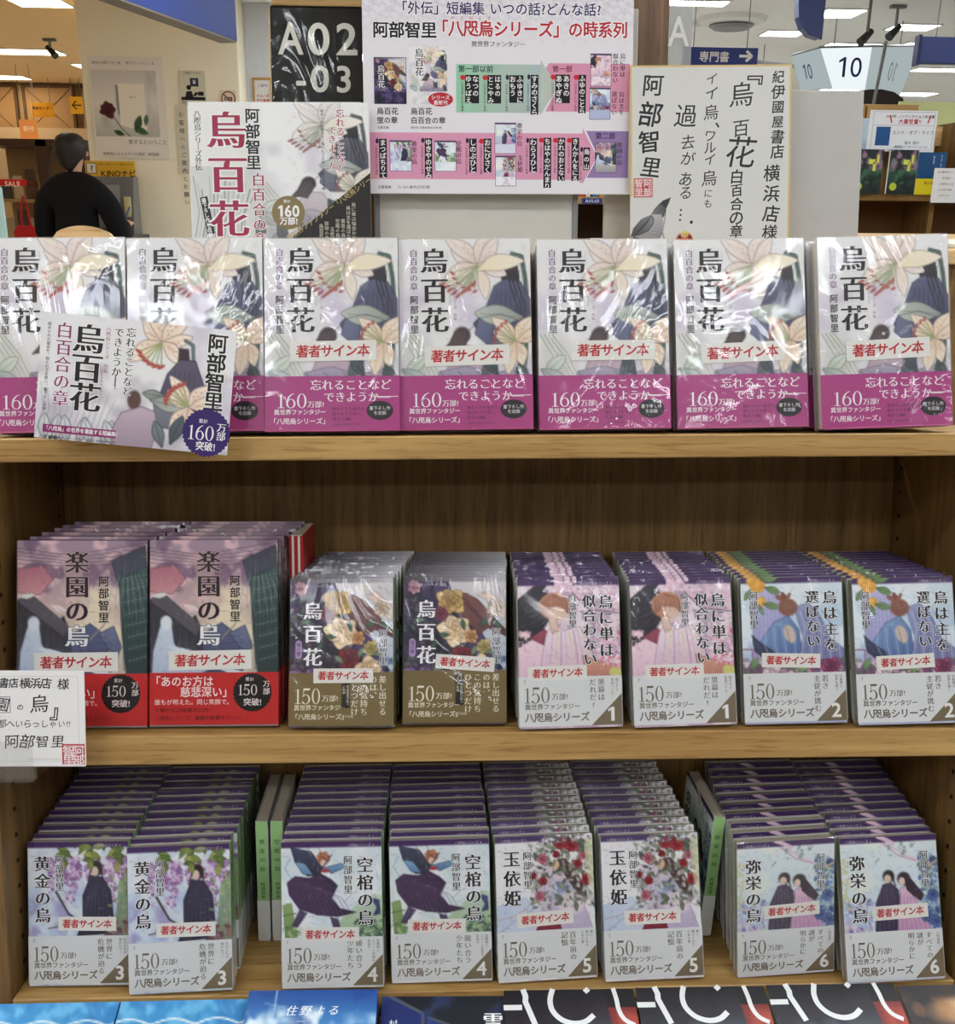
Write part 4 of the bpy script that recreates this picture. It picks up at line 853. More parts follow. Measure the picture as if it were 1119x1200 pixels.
DIM = {'lily': (.1290, .1875, .0200), 'paradise': (.1285, .1880, .0215)}
for k in ('dark', 'blossom', 'sky', 'wisteria', 'wing', 'camellia', 'couple'): DIM[k] = (.1050, .1500, .0122)
JSIDE = {'lily': (206, 200, 206), 'paradise': (44, 44, 54)}
BSIDE = {'lily': (172, 58, 128), 'paradise': (196, 42, 44), 'dark': (120, 102, 62)}
PROTO = {}
def proto(kind):
    """the meshes of one kind of book, shared by all its copies"""
    if kind in PROTO: return PROTO[kind]
    W, H, T = DIM[kind]; small = W < .12; d = {}
    ARTS[kind] = {'lily': art_lily, 'paradise': art_paradise, 'dark': art_dark, 'blossom': art_blossom, 'sky': art_sky, 'wisteria': art_wisteria, 'wing': art_wing, 'camellia': art_camellia, 'couple': art_couple}[kind]()
    def keep(key, o): d[key] = o.data; bpy.data.objects.remove(o)
    th = .0003
    pg = MB().box(-W/2+.001, W/2-.002, .0006, T-.0006, .0012, H-(.0014), b=.0005)
    keep('page_block', pg.build('page_block', M_PAGE if small else M_PAGEW))
    p = jacket_print(kind, W, H, T); add_body(p, sheet(W, T, 0, H, th), JSIDE.get(kind, (206, 204, 198)))
    for q in p.v[:-1]: q[:, 1] -= th
    sp = spine_print(W, T, H, kind); X = Matrix.Translation((W/2, T/2, 0)) @ Matrix.Rotation(PI/2, 4, 'Z')
    v = np.concatenate(sp.v); vv = np.column_stack([W/2-v[:, 1], T/2+v[:, 0], v[:, 2]])
    n0 = p.n; p.v.append(vv); p.c.append(np.concatenate(sp.c)); p.f += [tuple(i+n0 for i in f) for f in sp.f]; p.n += len(vv)
    keep('jacket', p.build('jacket', M_COAT))
    z0, z1 = {'lily': (0, .285), 'paradise': (.008, .288), 'dark': (.012, .365)}.get(kind, (.015, .345))
    q = band_print(kind, W, H); add_body(q, sheet(W, T, z0*H, z1*H, .0003, .0005), BSIDE.get(kind, (216, 218, 216)))
    for a in q.v[:-1]: a[:, 1] -= .0008
    keep('paper_band', q.build('paper_band', M_COAT))
    g = .0011; f = MB(); x0, x1, y0, y1, z0_, z1_ = -W/2-g, W/2+g, -.0016, T+.0004, .0002, H+g
    f.box(x0, x1, y0, y1, z0_, z1_, b=.0012); keep('film_wrap', f.build('film_wrap', M_FILM))
    # signed-copy slip, made of paper with red brush lettering
    PROTO[kind] = d; return d

def slip(parent, kind, u, v, rot, tone=(226, 224, 218)):
    W, H, T = DIM[kind]; sw = .083 if kind == 'lily' else (.083 if kind == 'paradise' else .0605); sh = sw*(.235 if W > .12 else .24)
    key = 'slip%.4f' % sw
    if key not in PROTO:
        p = Pr(sw, sh, 4e-5); p.rect(0, 0, 1, 1, tone, 1)
        p.text('著者サイン本', .5, .17, .152, (186, 30, 34), 'b', 2, align='c', sx=.93, res=2)
        add_body(p, MB().box(-sw/2, sw/2, 0, .0003, 0, sh), tone)
        o = p.build('signed_slip', M_MATTE); PROTO[key] = o.data; bpy.data.objects.remove(o)
    o = bpy.data.objects.new('signed_slip', PROTO[key]); link(o, parent)
    o.matrix_local = Matrix.Translation((u*W-W/2, -.00122, H-v*H)) @ Matrix.Rotation(rad(rot), 4, 'Y') @ Matrix.Translation((0, 0, -sh/2))
    return o

def book(kind, name, label, group, wrap=True, band_=True):
    d = proto(kind); r = bpy.data.objects.new(name, None); r.empty_display_size = .02; COL.objects.link(r)
    tag(r, label, 'book', group)
    for k in ('page_block', 'jacket', 'paper_band', 'film_wrap'):
        if k == 'film_wrap' and not wrap: continue
        link(bpy.data.objects.new(k, d[k]), r)
    return r
ORD = ['front', 'second', 'third', 'fourth', 'fifth', 'sixth', 'seventh', 'eighth', 'ninth', 'tenth', 'eleventh', 'twelfth']

# kind, name, front label, words for the stack, group, front (x, y, rz, lean, roll), back (x, y, lean), n, z front, z back, slip (u, v, rot), wrapped
Z1, Z2, Z3 = .003, -.2965, -.577
PK = 'magenta-banded lily book'
STACKS = [
 ('lily', 'lily_cover_book', 'lily-cover book at the far left of the top shelf, cut by the frame', 'far left', (-.3615, .012, 0, 9, 1.0), (-.357, .058, 9), 3, Z1, Z1, None),
 ('lily', 'lily_cover_book', 'lily-cover book second from left on the top shelf, behind the landscape card', 'second-from-left', (-.2300, .010, 0, 9, 1.0), (-.225, .058, 9), 3, Z1, Z1, None),
 ('lily', 'lily_cover_book', 'wrapped lily book just right of the landscape card, slip a bit left', 'third-from-left', (-.1000, .007, -.8, 9.5, .8), (-.097, .056, 9), 3, Z1, Z1, (.51, .585, -.8)),
 ('lily', 'lily_cover_book', 'wrapped lily book in the middle of the top shelf, under the white panel', 'middle', (.0300, .013, -1.5, 9.5, 1.1), (.031, .060, 9), 3, Z1, Z1, (.51, .612, -1)),
 ('lily', 'lily_cover_book', 'lily book third from right on the top shelf, below the brown post', 'third-from-right', (.1660, .014, -.6, 9, 1.0), (.165, .060, 9), 3, Z1, Z1, (.57, .585, 0)),
 ('lily', 'lily_cover_book', 'lily book second from right on the top shelf, below the autograph board', 'second-from-right', (.3030, .014, -2, 9, 1.4), (.300, .060, 9), 3, Z1, Z1, (.51, .60, -1.5)),
 ('lily', 'lily_cover_book', 'crinkle-wrapped lily book at the right end of the top shelf', 'right end', (.4430, .003, -1, 7, 2.2), (.438, .056, 8), 3, .0065, .0065, (.52, .59, -1.5)),
 ('paradise', 'red_band_book', 'red-banded book at the left of the middle shelf, behind the handwritten card', 'left', (-.3560, .016, 0, 8, -.2), (-.346, .140, 10), 6, Z2, Z2, (.455, .650, -.5)),
 ('paradise', 'red_band_book', 'red-banded book second on the middle shelf, its whole band showing', 'second', (-.2245, .016, -1, 8.5, .3), (-.214, .140, 10), 6, Z2, Z2, (.47, .645, -.8)),
 ('dark', 'gold_band_paperback', 'gold-banded dark floral paperback with its red-lettered slip low on the band', 'left gold-banded', (-.0960, .006, -4, 14, 1.2), (-.078, .164, 10), 10, Z2, Z2, (.52, .655, 0)),
 ('dark', 'gold_band_paperback', 'gold-banded dark floral paperback with its slip tilted above the band', 'right gold-banded', (.0185, .014, 1.5, 13, -.6), (.028, .164, 10), 10, Z2, Z2, (.60, .585, 4)),
 ('blossom', 'blossom_paperback', 'volume 1 blossom-cover paperback beside the gold-banded ones', 'left blossom', (.1365, .003, 2.5, 12, 0.2), (.139, .160, 10), 11, Z2, Z2, (.375, .63, -1)),
 ('blossom', 'blossom_paperback', 'volume 1 blossom-cover paperback beside the volume 2 ones', 'right blossom', (.2535, .003, .8, 12, 1.2), (.262, .160, 10), 11, Z2, Z2, (.41, .63, 0)),
 ('sky', 'orange_fruit_paperback', 'volume 2 pale blue paperback, left of its pair, slip tilting down', 'left pale blue', (.3690, .007, -1.5, 11, 1.4), (.377, .162, 10), 11, Z2, Z2, (.47, .57, 2)),
 ('sky', 'orange_fruit_paperback', 'volume 2 pale blue paperback at the right end of the middle shelf', 'right pale blue', (.4850, .002, -1.2, 12, 1.4), (.4875, .158, 10), 11, Z2, Z2, (.49, .577, -2)),
 ('wisteria', 'wisteria_paperback', 'volume 3 wisteria paperback at the far left of the bottom shelf', 'left wisteria', (-.3720, .016, -2.5, 8, 1.2), (-.372, .168, 9), 11, Z3, Z3+.013, (.585, .57, 1)),
 ('wisteria', 'wisteria_paperback', 'volume 3 wisteria paperback set forward, left of the green spines', 'right wisteria', (-.2637, .001, 0.2, 10, 1.6), (-.266, .166, 9), 11, Z3, Z3+.013, (.56, .575, .5)),
 ('wing', 'winged_cover_paperback', 'volume 4 dark-winged paperback, its foot behind the blue sky book', 'left winged', (-.1080, .003, -2.5, 11, 1.5), (-.1055, .166, 9), 11, Z3, Z3+.013, (.48, .635, .5)),
 ('wing', 'winged_cover_paperback', 'volume 4 dark-winged paperback above the navy and black book', 'right winged', (.0060, .010, -1.5, 8, 1.6), (.0010, .166, 9), 11, Z3, Z3+.013, (.46, .605, .5)),
 ('camellia', 'camellia_paperback', 'volume 5 red camellia paperback, the left one of the pair', 'left camellia', (.1178, .009, 2.6, 12, .9), (.110, .167, 10.5), 11, Z3, Z3+.013, (.49, .575, -2)),
 ('camellia', 'camellia_paperback', 'volume 5 red camellia paperback, right one, beside a green spine', 'right camellia', (.2309, .006, 1.0, 13, 1.1), (.217, .167, 11), 11, Z3, Z3+.013, (.50, .57, 0)),
 ('couple', 'couple_cover_paperback', 'volume 6 blue-flower paperback leaning beside the green spine, bottom shelf', 'left blue-flower', (.3735, .012, 1.5, 1.5, 2.2), (.386, .166, 8), 10, Z3, Z3+.013, (.56, .515, -2)),
 ('couple', 'couple_cover_paperback', 'volume 6 blue-flower paperback at the right end of the bottom shelf', 'right blue-flower', (.4860, -.006, 0.5, 12, 1.8), (.4925, .164, 9), 11, Z3, Z3+.013, (.58, .525, -1.5)),
]
GRP = {'lily': 'lily-cover books on the top shelf', 'paradise': 'red-banded books on the middle shelf', 'dark': 'gold-banded paperbacks on the middle shelf', 'blossom': 'volume 1 paperbacks on the middle shelf', 'sky': 'volume 2 paperbacks on the middle shelf',
       'wisteria': 'volume 3 paperbacks on the bottom shelf', 'wing': 'volume 4 paperbacks on the bottom shelf', 'camellia': 'volume 5 paperbacks on the bottom shelf', 'couple': 'volume 6 paperbacks on the bottom shelf'}
SHORT = {'lily': 'lily book', 'paradise': 'red-banded book', 'dark': 'paperback', 'blossom': 'paperback', 'sky': 'paperback', 'wisteria': 'paperback', 'wing': 'paperback', 'camellia': 'paperback', 'couple': 'paperback'}
SHELFW = {'lily': 'top', 'paradise': 'middle', 'dark': 'middle', 'blossom': 'middle', 'sky': 'middle'}
for (kind, name, flabel, word, F, B, n, za, zb, sl) in STACKS:
    rr = random.Random(word)
    for i in range(n):
        t = i/(n-1)
        lab = flabel if i == 0 else f'{SHORT[kind]} {ORD[i]} from the front in the {word} stack, {SHELFW.get(kind, "bottom")} shelf'
        o = book(kind, name, lab, GRP[kind])
        j = 0 if i == 0 else 1; s_ = t
        ln = F[3]+(B[2]-F[3])*t; xx = F[0]+(B[0]-F[0])*t; yy = F[1]+(B[1]-F[1])*t
        ro = F[4]*(1-s_*.6)+rr.uniform(-.25, .25)*j
        base = {'lily': -.0005+.00873*xx, 'paradise': -.2990, 'dark': -.2990, 'blossom': -.2990, 'sky': -.2990}.get(kind, -.5796+max(0, (yy+DIM[kind][2]-.02))*.0211/.193)
        zz = base+(DIM[kind][2]+.0011)*math.sin(rad(ln))+(DIM[kind][0]/2+.001)*abs(math.sin(rad(ro)))+.0004
        place(o, xx+rr.uniform(-.0012, .0012)*j, yy, zz,
              F[2]*(1-s_)+rr.uniform(-.12, .12)*j, ln, ro)
        if i == 0 and sl: slip(o, kind, *sl)

# spine-out copies: green paperbacks on the bottom shelf, striped and black ones on the middle shelf
def spine_out(kind, name, label, x, y, z, group, rz=0, roll=0, lean=0):
    W, H, T = DIM[kind]; o = book(kind, name, label, group, wrap=False)
    # the spine (local +x) turns to face the reader
    o.matrix_world = CASE @ Matrix.Translation((x, y, z)) @ Matrix.Rotation(rad(rz), 4, 'Z') @ Matrix.Rotation(rad(-lean), 4, 'X') @ Matrix.Rotation(rad(-roll), 4, 'Y') @ Matrix.Rotation(-PI/2, 4, 'Z') @ Matrix.Translation((-W/2, -T/2, 0))
    return o
spine_out('wisteria', 'green_spine_paperback', 'left one of two light green spines standing between volumes 3 and 4', -.1925, .086, -.5796+.0078, None, 0, -1, -6.2)
spine_out('wing', 'green_spine_paperback', 'right one of two light green spines, against the volume 4 books', -.1765, .086, -.5796+.0078, None, 0, -1, -6.2)
spine_out('couple', 'green_spine_paperback', 'single light green spine between volumes 5 and 6, bottom shelf', .3040, .080, -.5796+.0082, None, 2, -2.5, -6.2)
for i, x in enumerate((-.1490,)):
    r = empty('red_striped_book'); tag(r, 'thin red and white striped spine beside the red-banded stack', 'book')
    MB().box(-.0075, .0075, 0, .10, 0, .185, b=.0006).build('cover', plain('red_cover', (178, 44, 42), .35), r)
    bx('page_block', M_PAGEW, r, -.0062, .0062, .002, .098, .1845, .1858)
    for k in (-1, 1): bx('white_stripe', M_WHITE, r, k*.0032-.0012, k*.0032+.0012, -.0003, .0002, .0, .1849)
    place(r, x, .085, -.2973, 0, .8, 0)
# ------------------------------------------------------------------ signs, boards and cards on the display
def board(name, label, cat, p, th, mat=M_MATTE, edge=(222, 220, 214), group=None, round_=0, lname='printed_face', backmat=None):
    """a stiff board (its own solid) with a printed face in front of it"""
    r = empty(name); tag(r, label, cat, group)
    W, H = p.W, p.H
    if round_:
        pts = [(-W/2, 0), (W/2, 0)]
        for k in range(7): a = k*PI/12; pts.append((W/2-round_+round_*math.cos(a), H-round_+round_*math.sin(a)))
        pts.append((-W/2, H)); MB().prism(pts, .0004, th).build('board', plain(name+'_stock', edge, .5), r)
    else: MB().box(-W/2, W/2, .0002, th, 0, H, b=min(.0008, th*.3)).build('board', plain(name+'_stock', edge, .5), r)
    p.build(lname, mat, r); return r

# board that everything above the top shelf stands on, hidden behind the books
# --- black section sign
p = Pr(.098, .262); BK = (5, 5, 6)
p.rect(0, 0, 1, 1, BK, 1)
def U(X): return (X/7.993-23.3)/101.5
PC = (214, 212, 200)
for t, X, v, e_, sx_ in (('A', 362, .033, .466, .84), ('0', 605, .033, .466, 1.08), ('2', 855, .033, .466, 1.06), ('-', 440, .205, .39, 1.0), ('0', 610, .205, .39, 1.08), ('3', 818, .205, .39, 1.0)): p.text(t, U(X), v, e_, PC, 'gb', 2, align='c', res=4, sx=sx_)
o = board('section_sign', 'glossy black sign reading A02-03 in large pale characters', 'sign', p, .005, M_GLOSS, BK)
mesh('film_sleeve', *(lambda m: (m.v, m.f))(MB().box(-.0482, .0482, -.0016, -.0010, .002, .260)), M_SLEEVE, o)
place(o, -.1277, .1790, .1868, 0, 0, .3)

# --- chronology board
DW, DH = .2850, .2040
def CU(X): return (X/3.291-7)/315.
def CV(Y): return (Y/3.291+8)/234.
p = Pr(DW, DH, 5e-5); p.rect(0, 0, 1, 1, (228, 225, 226), 0)
c = Cv(150, 107, (226, 222, 226))
for i in range(-4, 60):
    for j in range(0, 12):
        u, v = i*.026+(j % 2)*.013, j*.022-.01
        if v > .17: continue
        q = [(u, v), (u+.013, v-.011), (u+.026, v)] if (i+j) % 3 else [(u+.004, v+.011), (u+.017, v), (u+.017, v+.012)]
        c.line(q, .0035, (172, 160, 184), max(0, .85-v*4.2))
p.canvas(c, l=1)
NV = (44, 36, 92); RD = (184, 34, 50); K = (26, 24, 26); WH = (236, 234, 234)
def em(X): return X/3.291/315.
p.text('「外伝」短編集 いつの話?どんな話?', CU(540), CV(12), em(49), NV, 'gb', 3, align='c', out=WH, ow=.06)
p.text(AUTHOR, CU(62), CV(88), em(61), K, 'gx', 3, out=WH, ow=.07, sx=1.0); p.text('「八咫烏シリーズ」の時系列', CU(292), CV(80), em(62), RD, 'gx', 3, out=WH, ow=.07, sx=.925)
p.text('やたがらす', CU(350), CV(66), em(15), RD, 'g', 3, res=1, gap=2.3); p.text('異世界ファンタジー', CU(540), CV(158), em(23), K, 'm', 3, align='c')
def cell(x0, y0, x1, y1, col, l=2): p.rect(CU(x0), CV(y0), CU(x1), CV(y1), col, l)
def pic(x0, y0, x1, y1, key, tone):
    a = ARTS.get(key)
    cell(x0-2, y0-2, x1+2, y1+2, tone, 3)
    if a is not None:
        im = a.out()[::3, ::3]
        class Q: out = staticmethod(lambda im=im: im)
        p.canvas(Q, CU(x0), CV(y0), CU(x1), CV(y1), 4)
        p.rect(CU(x0), CV(y0), CU(x0+(x1-x0)*1), CV(y0+5), (86, 66, 104), 5) if key not in ('lily', 'dark', 'paradise') else None
pic(66, 225, 186, 398, 'dark', (60, 50, 70)); pic(198, 180, 344, 398, 'lily', (220, 216, 220))
p.text('烏百花', CU(92), CV(252), em(28), WH, 'm', 6, vert=True); p.text('烏百花', CU(238), CV(188), em(34), K, 'm', 6, vert=True)
p.ell(CU(318), CV(381), em(48), (186, 40, 54), 6, sq=.54); p.text('シリーズ', CU(318), CV(364), em(18), WH, 'gb', 7, align='c', res=1); p.text('最新刊', CU(318), CV(384), em(18), WH, 'gb', 7, align='c', res=1)
for (x, t, t2) in ((72, '烏百花', '蛍の章'), (202, '烏百花', '白百合の章')): p.text(t, CU(x), CV(412), em(28), K, 'gb', 3); p.text(t2, CU(x), CV(447), em(27), K, 'gb', 3)
p.text('文春文庫', CU(74), CV(484), em(11), K, 'g', 3, res=1); p.text('単行本 定価本体1500円+税', CU(202), CV(484), em(10), K, 'g', 3, res=1)
def gpoly(pts, col, l): p.poly([(CU(a), CV(b)) for a, b in pts], col, l)
for k in range(14): cell(378+k*23.5, 246, 379+(k+1)*23.5, 430, [150+3*k-(k > 8)*4*(k-8), 200-1*k, 168+1.5*k], 2)
gpoly([(703, 228), (703, 440), (770, 330)], (184, 192, 182), 3); gpoly([(735, 240), (722, 262), (772, 330), (722, 424), (1048, 424), (1048, 240)], (214, 146, 172), 2)
p.text('第一部以前', CU(386), CV(250), em(27), (24, 70, 66), 'gb', 4); p.text('第一部', CU(748), CV(248), em(26), (120, 24, 50), 'gb', 4)
gpoly([(38, 508), (38, 688), (868, 688), (868, 706), (925, 598), (868, 487), (868, 508)], (216, 150, 178), 2); gpoly([(882, 498), (930, 598), (885, 680), (1048, 680), (1048, 498)], (146, 122, 168), 2)
p.text('第二部', CU(918), CV(503), em(26), (60, 30, 84), 'gb', 4)
def strips(x0, y0, x1, y1, cols, mark):
    cell(x0, y0, x1, y1, (24, 20, 22), 4); n = len(cols); w_ = (x1-x0)/n; gl = (y1-y0)/max(len(t) for t in cols)
    for i, t in enumerate(cols): p.text(t, CU(x1-(i+.5)*w_), CV(y0+2), em(min(w_*.9, gl)), WH, 'gb', 5, vert=True, gap=(y1-y0-4)/len(max(cols, key=len))/min(w_*.9, gl))
    if mark == 1: p.ell(CU(x0-8), CV(y0+10), em(11), (200, 40, 50), 5, spikes=5, sq=.9)
    else: p.ell(CU(x0-7), CV(y0+8), em(6), (40, 30, 60), 5, sq=1.6)
    p.text('八咫烏世界の外伝の物語', CU(x0-10), CV(y0+24), em(10), (70, 40, 60), 'g', 5, vert=True, res=1)
for a in ((412, 287, 466, 395, ('なつの', 'ゆうばえ'), 1), (498, 287, 551, 395, ('はるの', 'とこやみ'), 1), (582, 287, 637, 392, ('ふゆきに', 'おもう'), 2), (665, 285, 695, 437, ('すみのさくら',), 2), (760, 283, 817, 392, ('あきの', 'あやぎぬ'), 1), (849, 283, 879, 430, ('ふゆのことら',), 1),
          (79, 533, 109, 682, ('まつばちりて',), 2), (255, 530, 284, 682, ('ゆきやのせみ',), 2), (427, 530, 456, 660, ('しのぶひと',), 2), (483, 530, 513, 660, ('おにびさく',), 1), (661, 528, 691, 658, ('わらうひと',), 2), (716, 525, 746, 720, ('ちはやのだんまり',), 1), (771, 525, 800, 692, ('かれのおとない',), 1), (825, 525, 855, 692, ('きんかんをにる',), 1), (872, 562, 897, 650, ('烏の山',), 2)):
    strips(*a)
for a in ((897, 204, 975, 325, 'blossom'), (895, 333, 973, 452, 'sky'), (122, 540, 203, 656, 'wisteria'), (295, 540, 375, 656, 'wing'), (528, 470, 607, 586, 'couple'), (530, 597, 607, 712, 'camellia'), (919, 543, 1000, 658, 'paradise')): pic(*a, (90, 80, 110))
for x, y, t in ((1020, 200, '烏に単は'), (992, 200, '似合わない'), (1018, 345, '烏は主を'), (990, 345, '選ばない'), (215, 540, '黄金の烏'), (387, 538, '空棺の烏'), (622, 468, '弥栄の烏'), (625, 592, '玉依姫'), (1013, 540, '楽園の烏')): p.text(t, CU(x), CV(y), em(22), K, 'm', 5, vert=True)
p.text('文藝春秋', CU(72), CV(712), em(13), K, 'g', 3, res=1); p.text('①~⑨の番号は刊行順', CU(148), CV(712), em(13), K, 'g', 3, res=1)
o = board('series_chart', 'large white chart board of black strips, green, pink and purple arrows and red title', 'chart', p, .004)
place(o, .0669, .142, .2503, 0, 0, .5)

# --- lily promo card with the black diagonal corner
PW, PH = .187, .150
def PU(X): return (X-51)/1078.
def PV(Y): return (Y-95)/890.
p = Pr(PW, PH, 5e-5)
rc = .010; A_ = PW/PH
p.poly([(0, 1), (1, 1)]+[(1-rc/PW+rc/PW*math.cos(k*PI/12), rc/PH-rc/PH*math.sin(k*PI/12)) for k in range(7)]+[(0, 0)], (224, 222, 218), 0)
ac = art_lily(100, 132, gry=True, obi=False); p.canvas(ac, PU(430), PV(99), PU(1122), PV(980), 1); p.canvas(Cv(40, 46, (206, 206, 204)), PU(55), PV(480), PU(432), PV(985), 1)
for k in range(16): p.line([(PU(60+20*k), PV(980)), (PU(100+18*k), PV(760+30*(k % 3))), (PU(70+24*k), PV(540+40*(k % 4)))], .008, ((168, 168, 172), (186, 190, 184), (146, 146, 152))[k % 3], 2)
MG = (150, 28, 66); WO = (232, 230, 226)
p.rect(PU(55), PV(100), PU(145), PV(480), (226, 225, 220), 2)
p.text('八咫烏シリーズ外伝', PU(106), PV(146), .040, (40, 38, 40), 'm', 4, vert=True, gap=.90)
p.text('烏百花', PU(278), PV(128), .215, MG, 'mb', 6, vert=True, gap=1.12, out=WO, ow=.05, res=3)
p.text(AUTHOR, PU(432), PV(130), .082, (24, 22, 24), 'gx', 6, vert=True, gap=1.03, out=WO, ow=.05)
p.text('白百合の章', PU(458), PV(516), .077, MG, 'm', 6, vert=True, gap=1.06, out=WO, ow=.06)
p.text('忘れることなど', PU(955), PV(136), .050, MG, 'm', 6, vert=True, gap=.98, out=WO, ow=.08); p.text('できようか', PU(905), PV(238), .048, MG, 'm', 6, vert=True, gap=1.0, out=WO, ow=.08)
p.text('秘められた過去や、知られざる思い、珠玉の8編', PU(848), PV(136), .020, (50, 46, 50), 'm', 6, vert=True, gap=1.0, res=1)
p.poly([(PU(560), PV(985)), (1, PV(985)), (1, PV(520))], (30, 27, 25), 5)
p.text('異世界ファンタジー「八咫烏シリーズ」', PU(608), PV(905), .040, (190, 168, 112), 'g', 7, rot=35, sx=.90); 
for i, (t, v) in enumerate((('烏に単は似合わない', 700), ('烏は主を選ばない', 720), ('黄金の烏', 800), ('空棺の烏', 800), ('玉依姫', 850), ('弥栄の烏', 815), ('烏百花', 830))): p.text(t, PU(1025-33*i), PV(v), .026, (196, 190, 172), 'g', 7, vert=True, res=1)
p.ell(PU(632), PV(762), .092, (128, 112, 72), 7, n=40); p.text('累計', PU(625), PV(682), .020, WH, 'g', 8, align='c', res=1); p.text('160', PU(632), PV(700), .088, WH, 'gx', 8, align='c', sx=.92); p.text('万部!', PU(632), PV(788), .044, WH, 'gx', 8, align='c')
p.rect(PU(125), PV(664), PU(170), PV(892), (26, 24, 24), 5, rot=-10); p.text('書下ろし作を収録', PU(126), PV(672), .028, WH, 'gb', 6, vert=True, rot=9.5, gap=.98)
p.text('文藝春秋', PU(135), PV(915), .028, K, 'gb', 5); p.text('カバーイラスト 定価本体1500円+税', PU(262), PV(922), .013, K, 'g', 5, res=1)
o = board('lily_promo_card', 'upright lily card with magenta title, gold 160 badge and rounded corner', 'sign', p, .002, M_COAT, round_=.010)
place(o, -.1615, .1215, .1876, 0, 3, .8)

# --- landscape lily card hanging in front of the two left books
LW, LH = .1755, .1145
def LU(X): return (X-120)/842.
def LV(X, Y): return (Y-265-(X-120)*.056)/572.
p = Pr(LW, LH, 5e-5); al = art_lily(104, 108, obi=False)
p.rect(0, 0, 1, 1, (222, 221, 222), 0)
bgc = Cv(170, 111, (224, 223, 224)); bgc.wash((168, 160, 168), 5, .5, .75, .8, 91, .35, 1); bgc.wash((196, 186, 204), 4, .45, .7, .6, 92)
for k in range(12): bgc.line([(.0+.03*k, .65), (.04+.03*k, .5), (.02+.035*k, .36+.03*(k % 3))], .006, (142, 150, 140), .7, .003)
for k in range(9): bgc.leaf(.05+.06*k, .66, -90+30*math.sin(k*3), .14, (168, 170, 172))
bgc.lily(.62, .10, .17, (-150, -100, -60, 0, 30, 160), st=120)
bgc.line([(.74, .08), (.78, .1), (.80, .3), (.82, .66)], .02, (100, 112, 108)); bgc.outlined([(.71, .12), (.76, .12), (.78, .24), (.74, .26), (.71, .24)], (60, 48, 56)); bgc.outlined([(.66, .26), (.72, .18), (.80, .18), (.85, .30), (.86, .50), (.74, .44), (.62, .40)], (92, 84, 104), (72, 66, 86), (46, 42, 60)); bgc.outlined([(.60, .42), (.72, .36), (.78, .44), (.70, .54), (.62, .54)], (132, 132, 140), (104, 104, 118), (70, 70, 84))
for k in range(5): bgc.line([(.70+.025*k, .24), (.68+.03*k, .44)], .004, (56, 50, 70), .7)
bgc.ell(.50, .41, .035, .05, (88, 66, 62)); bgc.outlined([(.40, .56), (.44, .48), (.54, .44), (.61, .46), (.63, .56), (.6, .66), (.40, .66)], (188, 168, 180), (150, 134, 150), (110, 96, 112)); bgc.leaf(.66, .38, -175, .12, (120, 126, 120)); bgc.leaf(.58, .40, 10, .18, (140, 148, 140))
bgc.lily(.78, .42, .16, (-160, -110, -60, -10, 70, 130), st=220); bgc.leaf(.70, .62, -70, .16, (70, 78, 84)); bgc.leaf(.66, .64, -110, .14, (96, 104, 108)); bgc.leaf(.93, .40, 110, .2, (110, 116, 116))
p.canvas(bgc, l=1)
p.text('白百合の章', LU(222), LV(222, 308), .088, (134, 48, 104), 'm', 4, vert=True, gap=1.0, out=WO, ow=.04); p.text('烏百花', LU(328), LV(328, 312), .160, INK, 'mb', 4, vert=True, gap=.95, res=3, out=WO, ow=.03)
p.text('八咫烏シリーズ 外伝', LU(410), LV(410, 322), .024, (150, 60, 110), 'm', 4, vert=True, res=1); p.text('からすひゃっか', LU(394), LV(394, 520), .016, K, 'g', 4, vert=True, res=1)
p.text('忘れることなど', LU(508), LV(508, 320), .052, K, 'm', 4, vert=True, gap=.98, out=WO, ow=.06); p.text('できようか―', LU(455), LV(455, 322), .052, K, 'm', 4, vert=True, gap=.98, out=WO, ow=.06); p.line([(LU(455), LV(455, 535)), (LU(455), LV(455, 605))], .003, K, 4)
p.text('秘められた過去や、知られざる思い。書下ろし収録', LU(156), LV(156, 310), .020, K, 'g', 4, vert=True, gap=1.0, res=1)
p.text(AUTHOR, LU(885), LV(885, 330), .104, INK, 'gx', 4, vert=True, gap=.97, out=WO, ow=.05)
p.rect(LU(155), LV(155, 774), LU(472), LV(155, 810), (132, 36, 96), 4); p.text('「八咫烏」の世界を堪能する短編集!', LU(160), LV(160, 779), .027, WH, 'gb', 5, sx=.86)
p.text('文藝春秋', LU(158), LV(158, 822), .026, K, 'gb', 4); p.text('カバーイラスト 名司生 定価本体1500円', LU(262), LV(200, 826), .014, K, 'g', 4, res=1)
p.ell(.885, .835, .128, (50, 30, 96), 5, spikes=34); p.text('累計', .865, .725, .024, WH, 'g', 6, align='c', res=1); p.text('160', .855, .755, .105, WH, 'm', 6, align='c', res=3, sx=.85); p.text('万', .962, .745, .050, WH, 'm', 6, align='c'); p.text('部', .962, .815, .050, WH, 'm', 6, align='c'); p.text('突破!', .885, .905, .050, WH, 'gb', 6, align='c', sx=.9)
o = board('landscape_lily_card', 'tilted landscape lily card with a navy 160 badge, leaning on the top-shelf books', 'card', p, .0012, M_COAT)
place(o, -.2810, -.032, -.0085, 0, 4, -5.4)

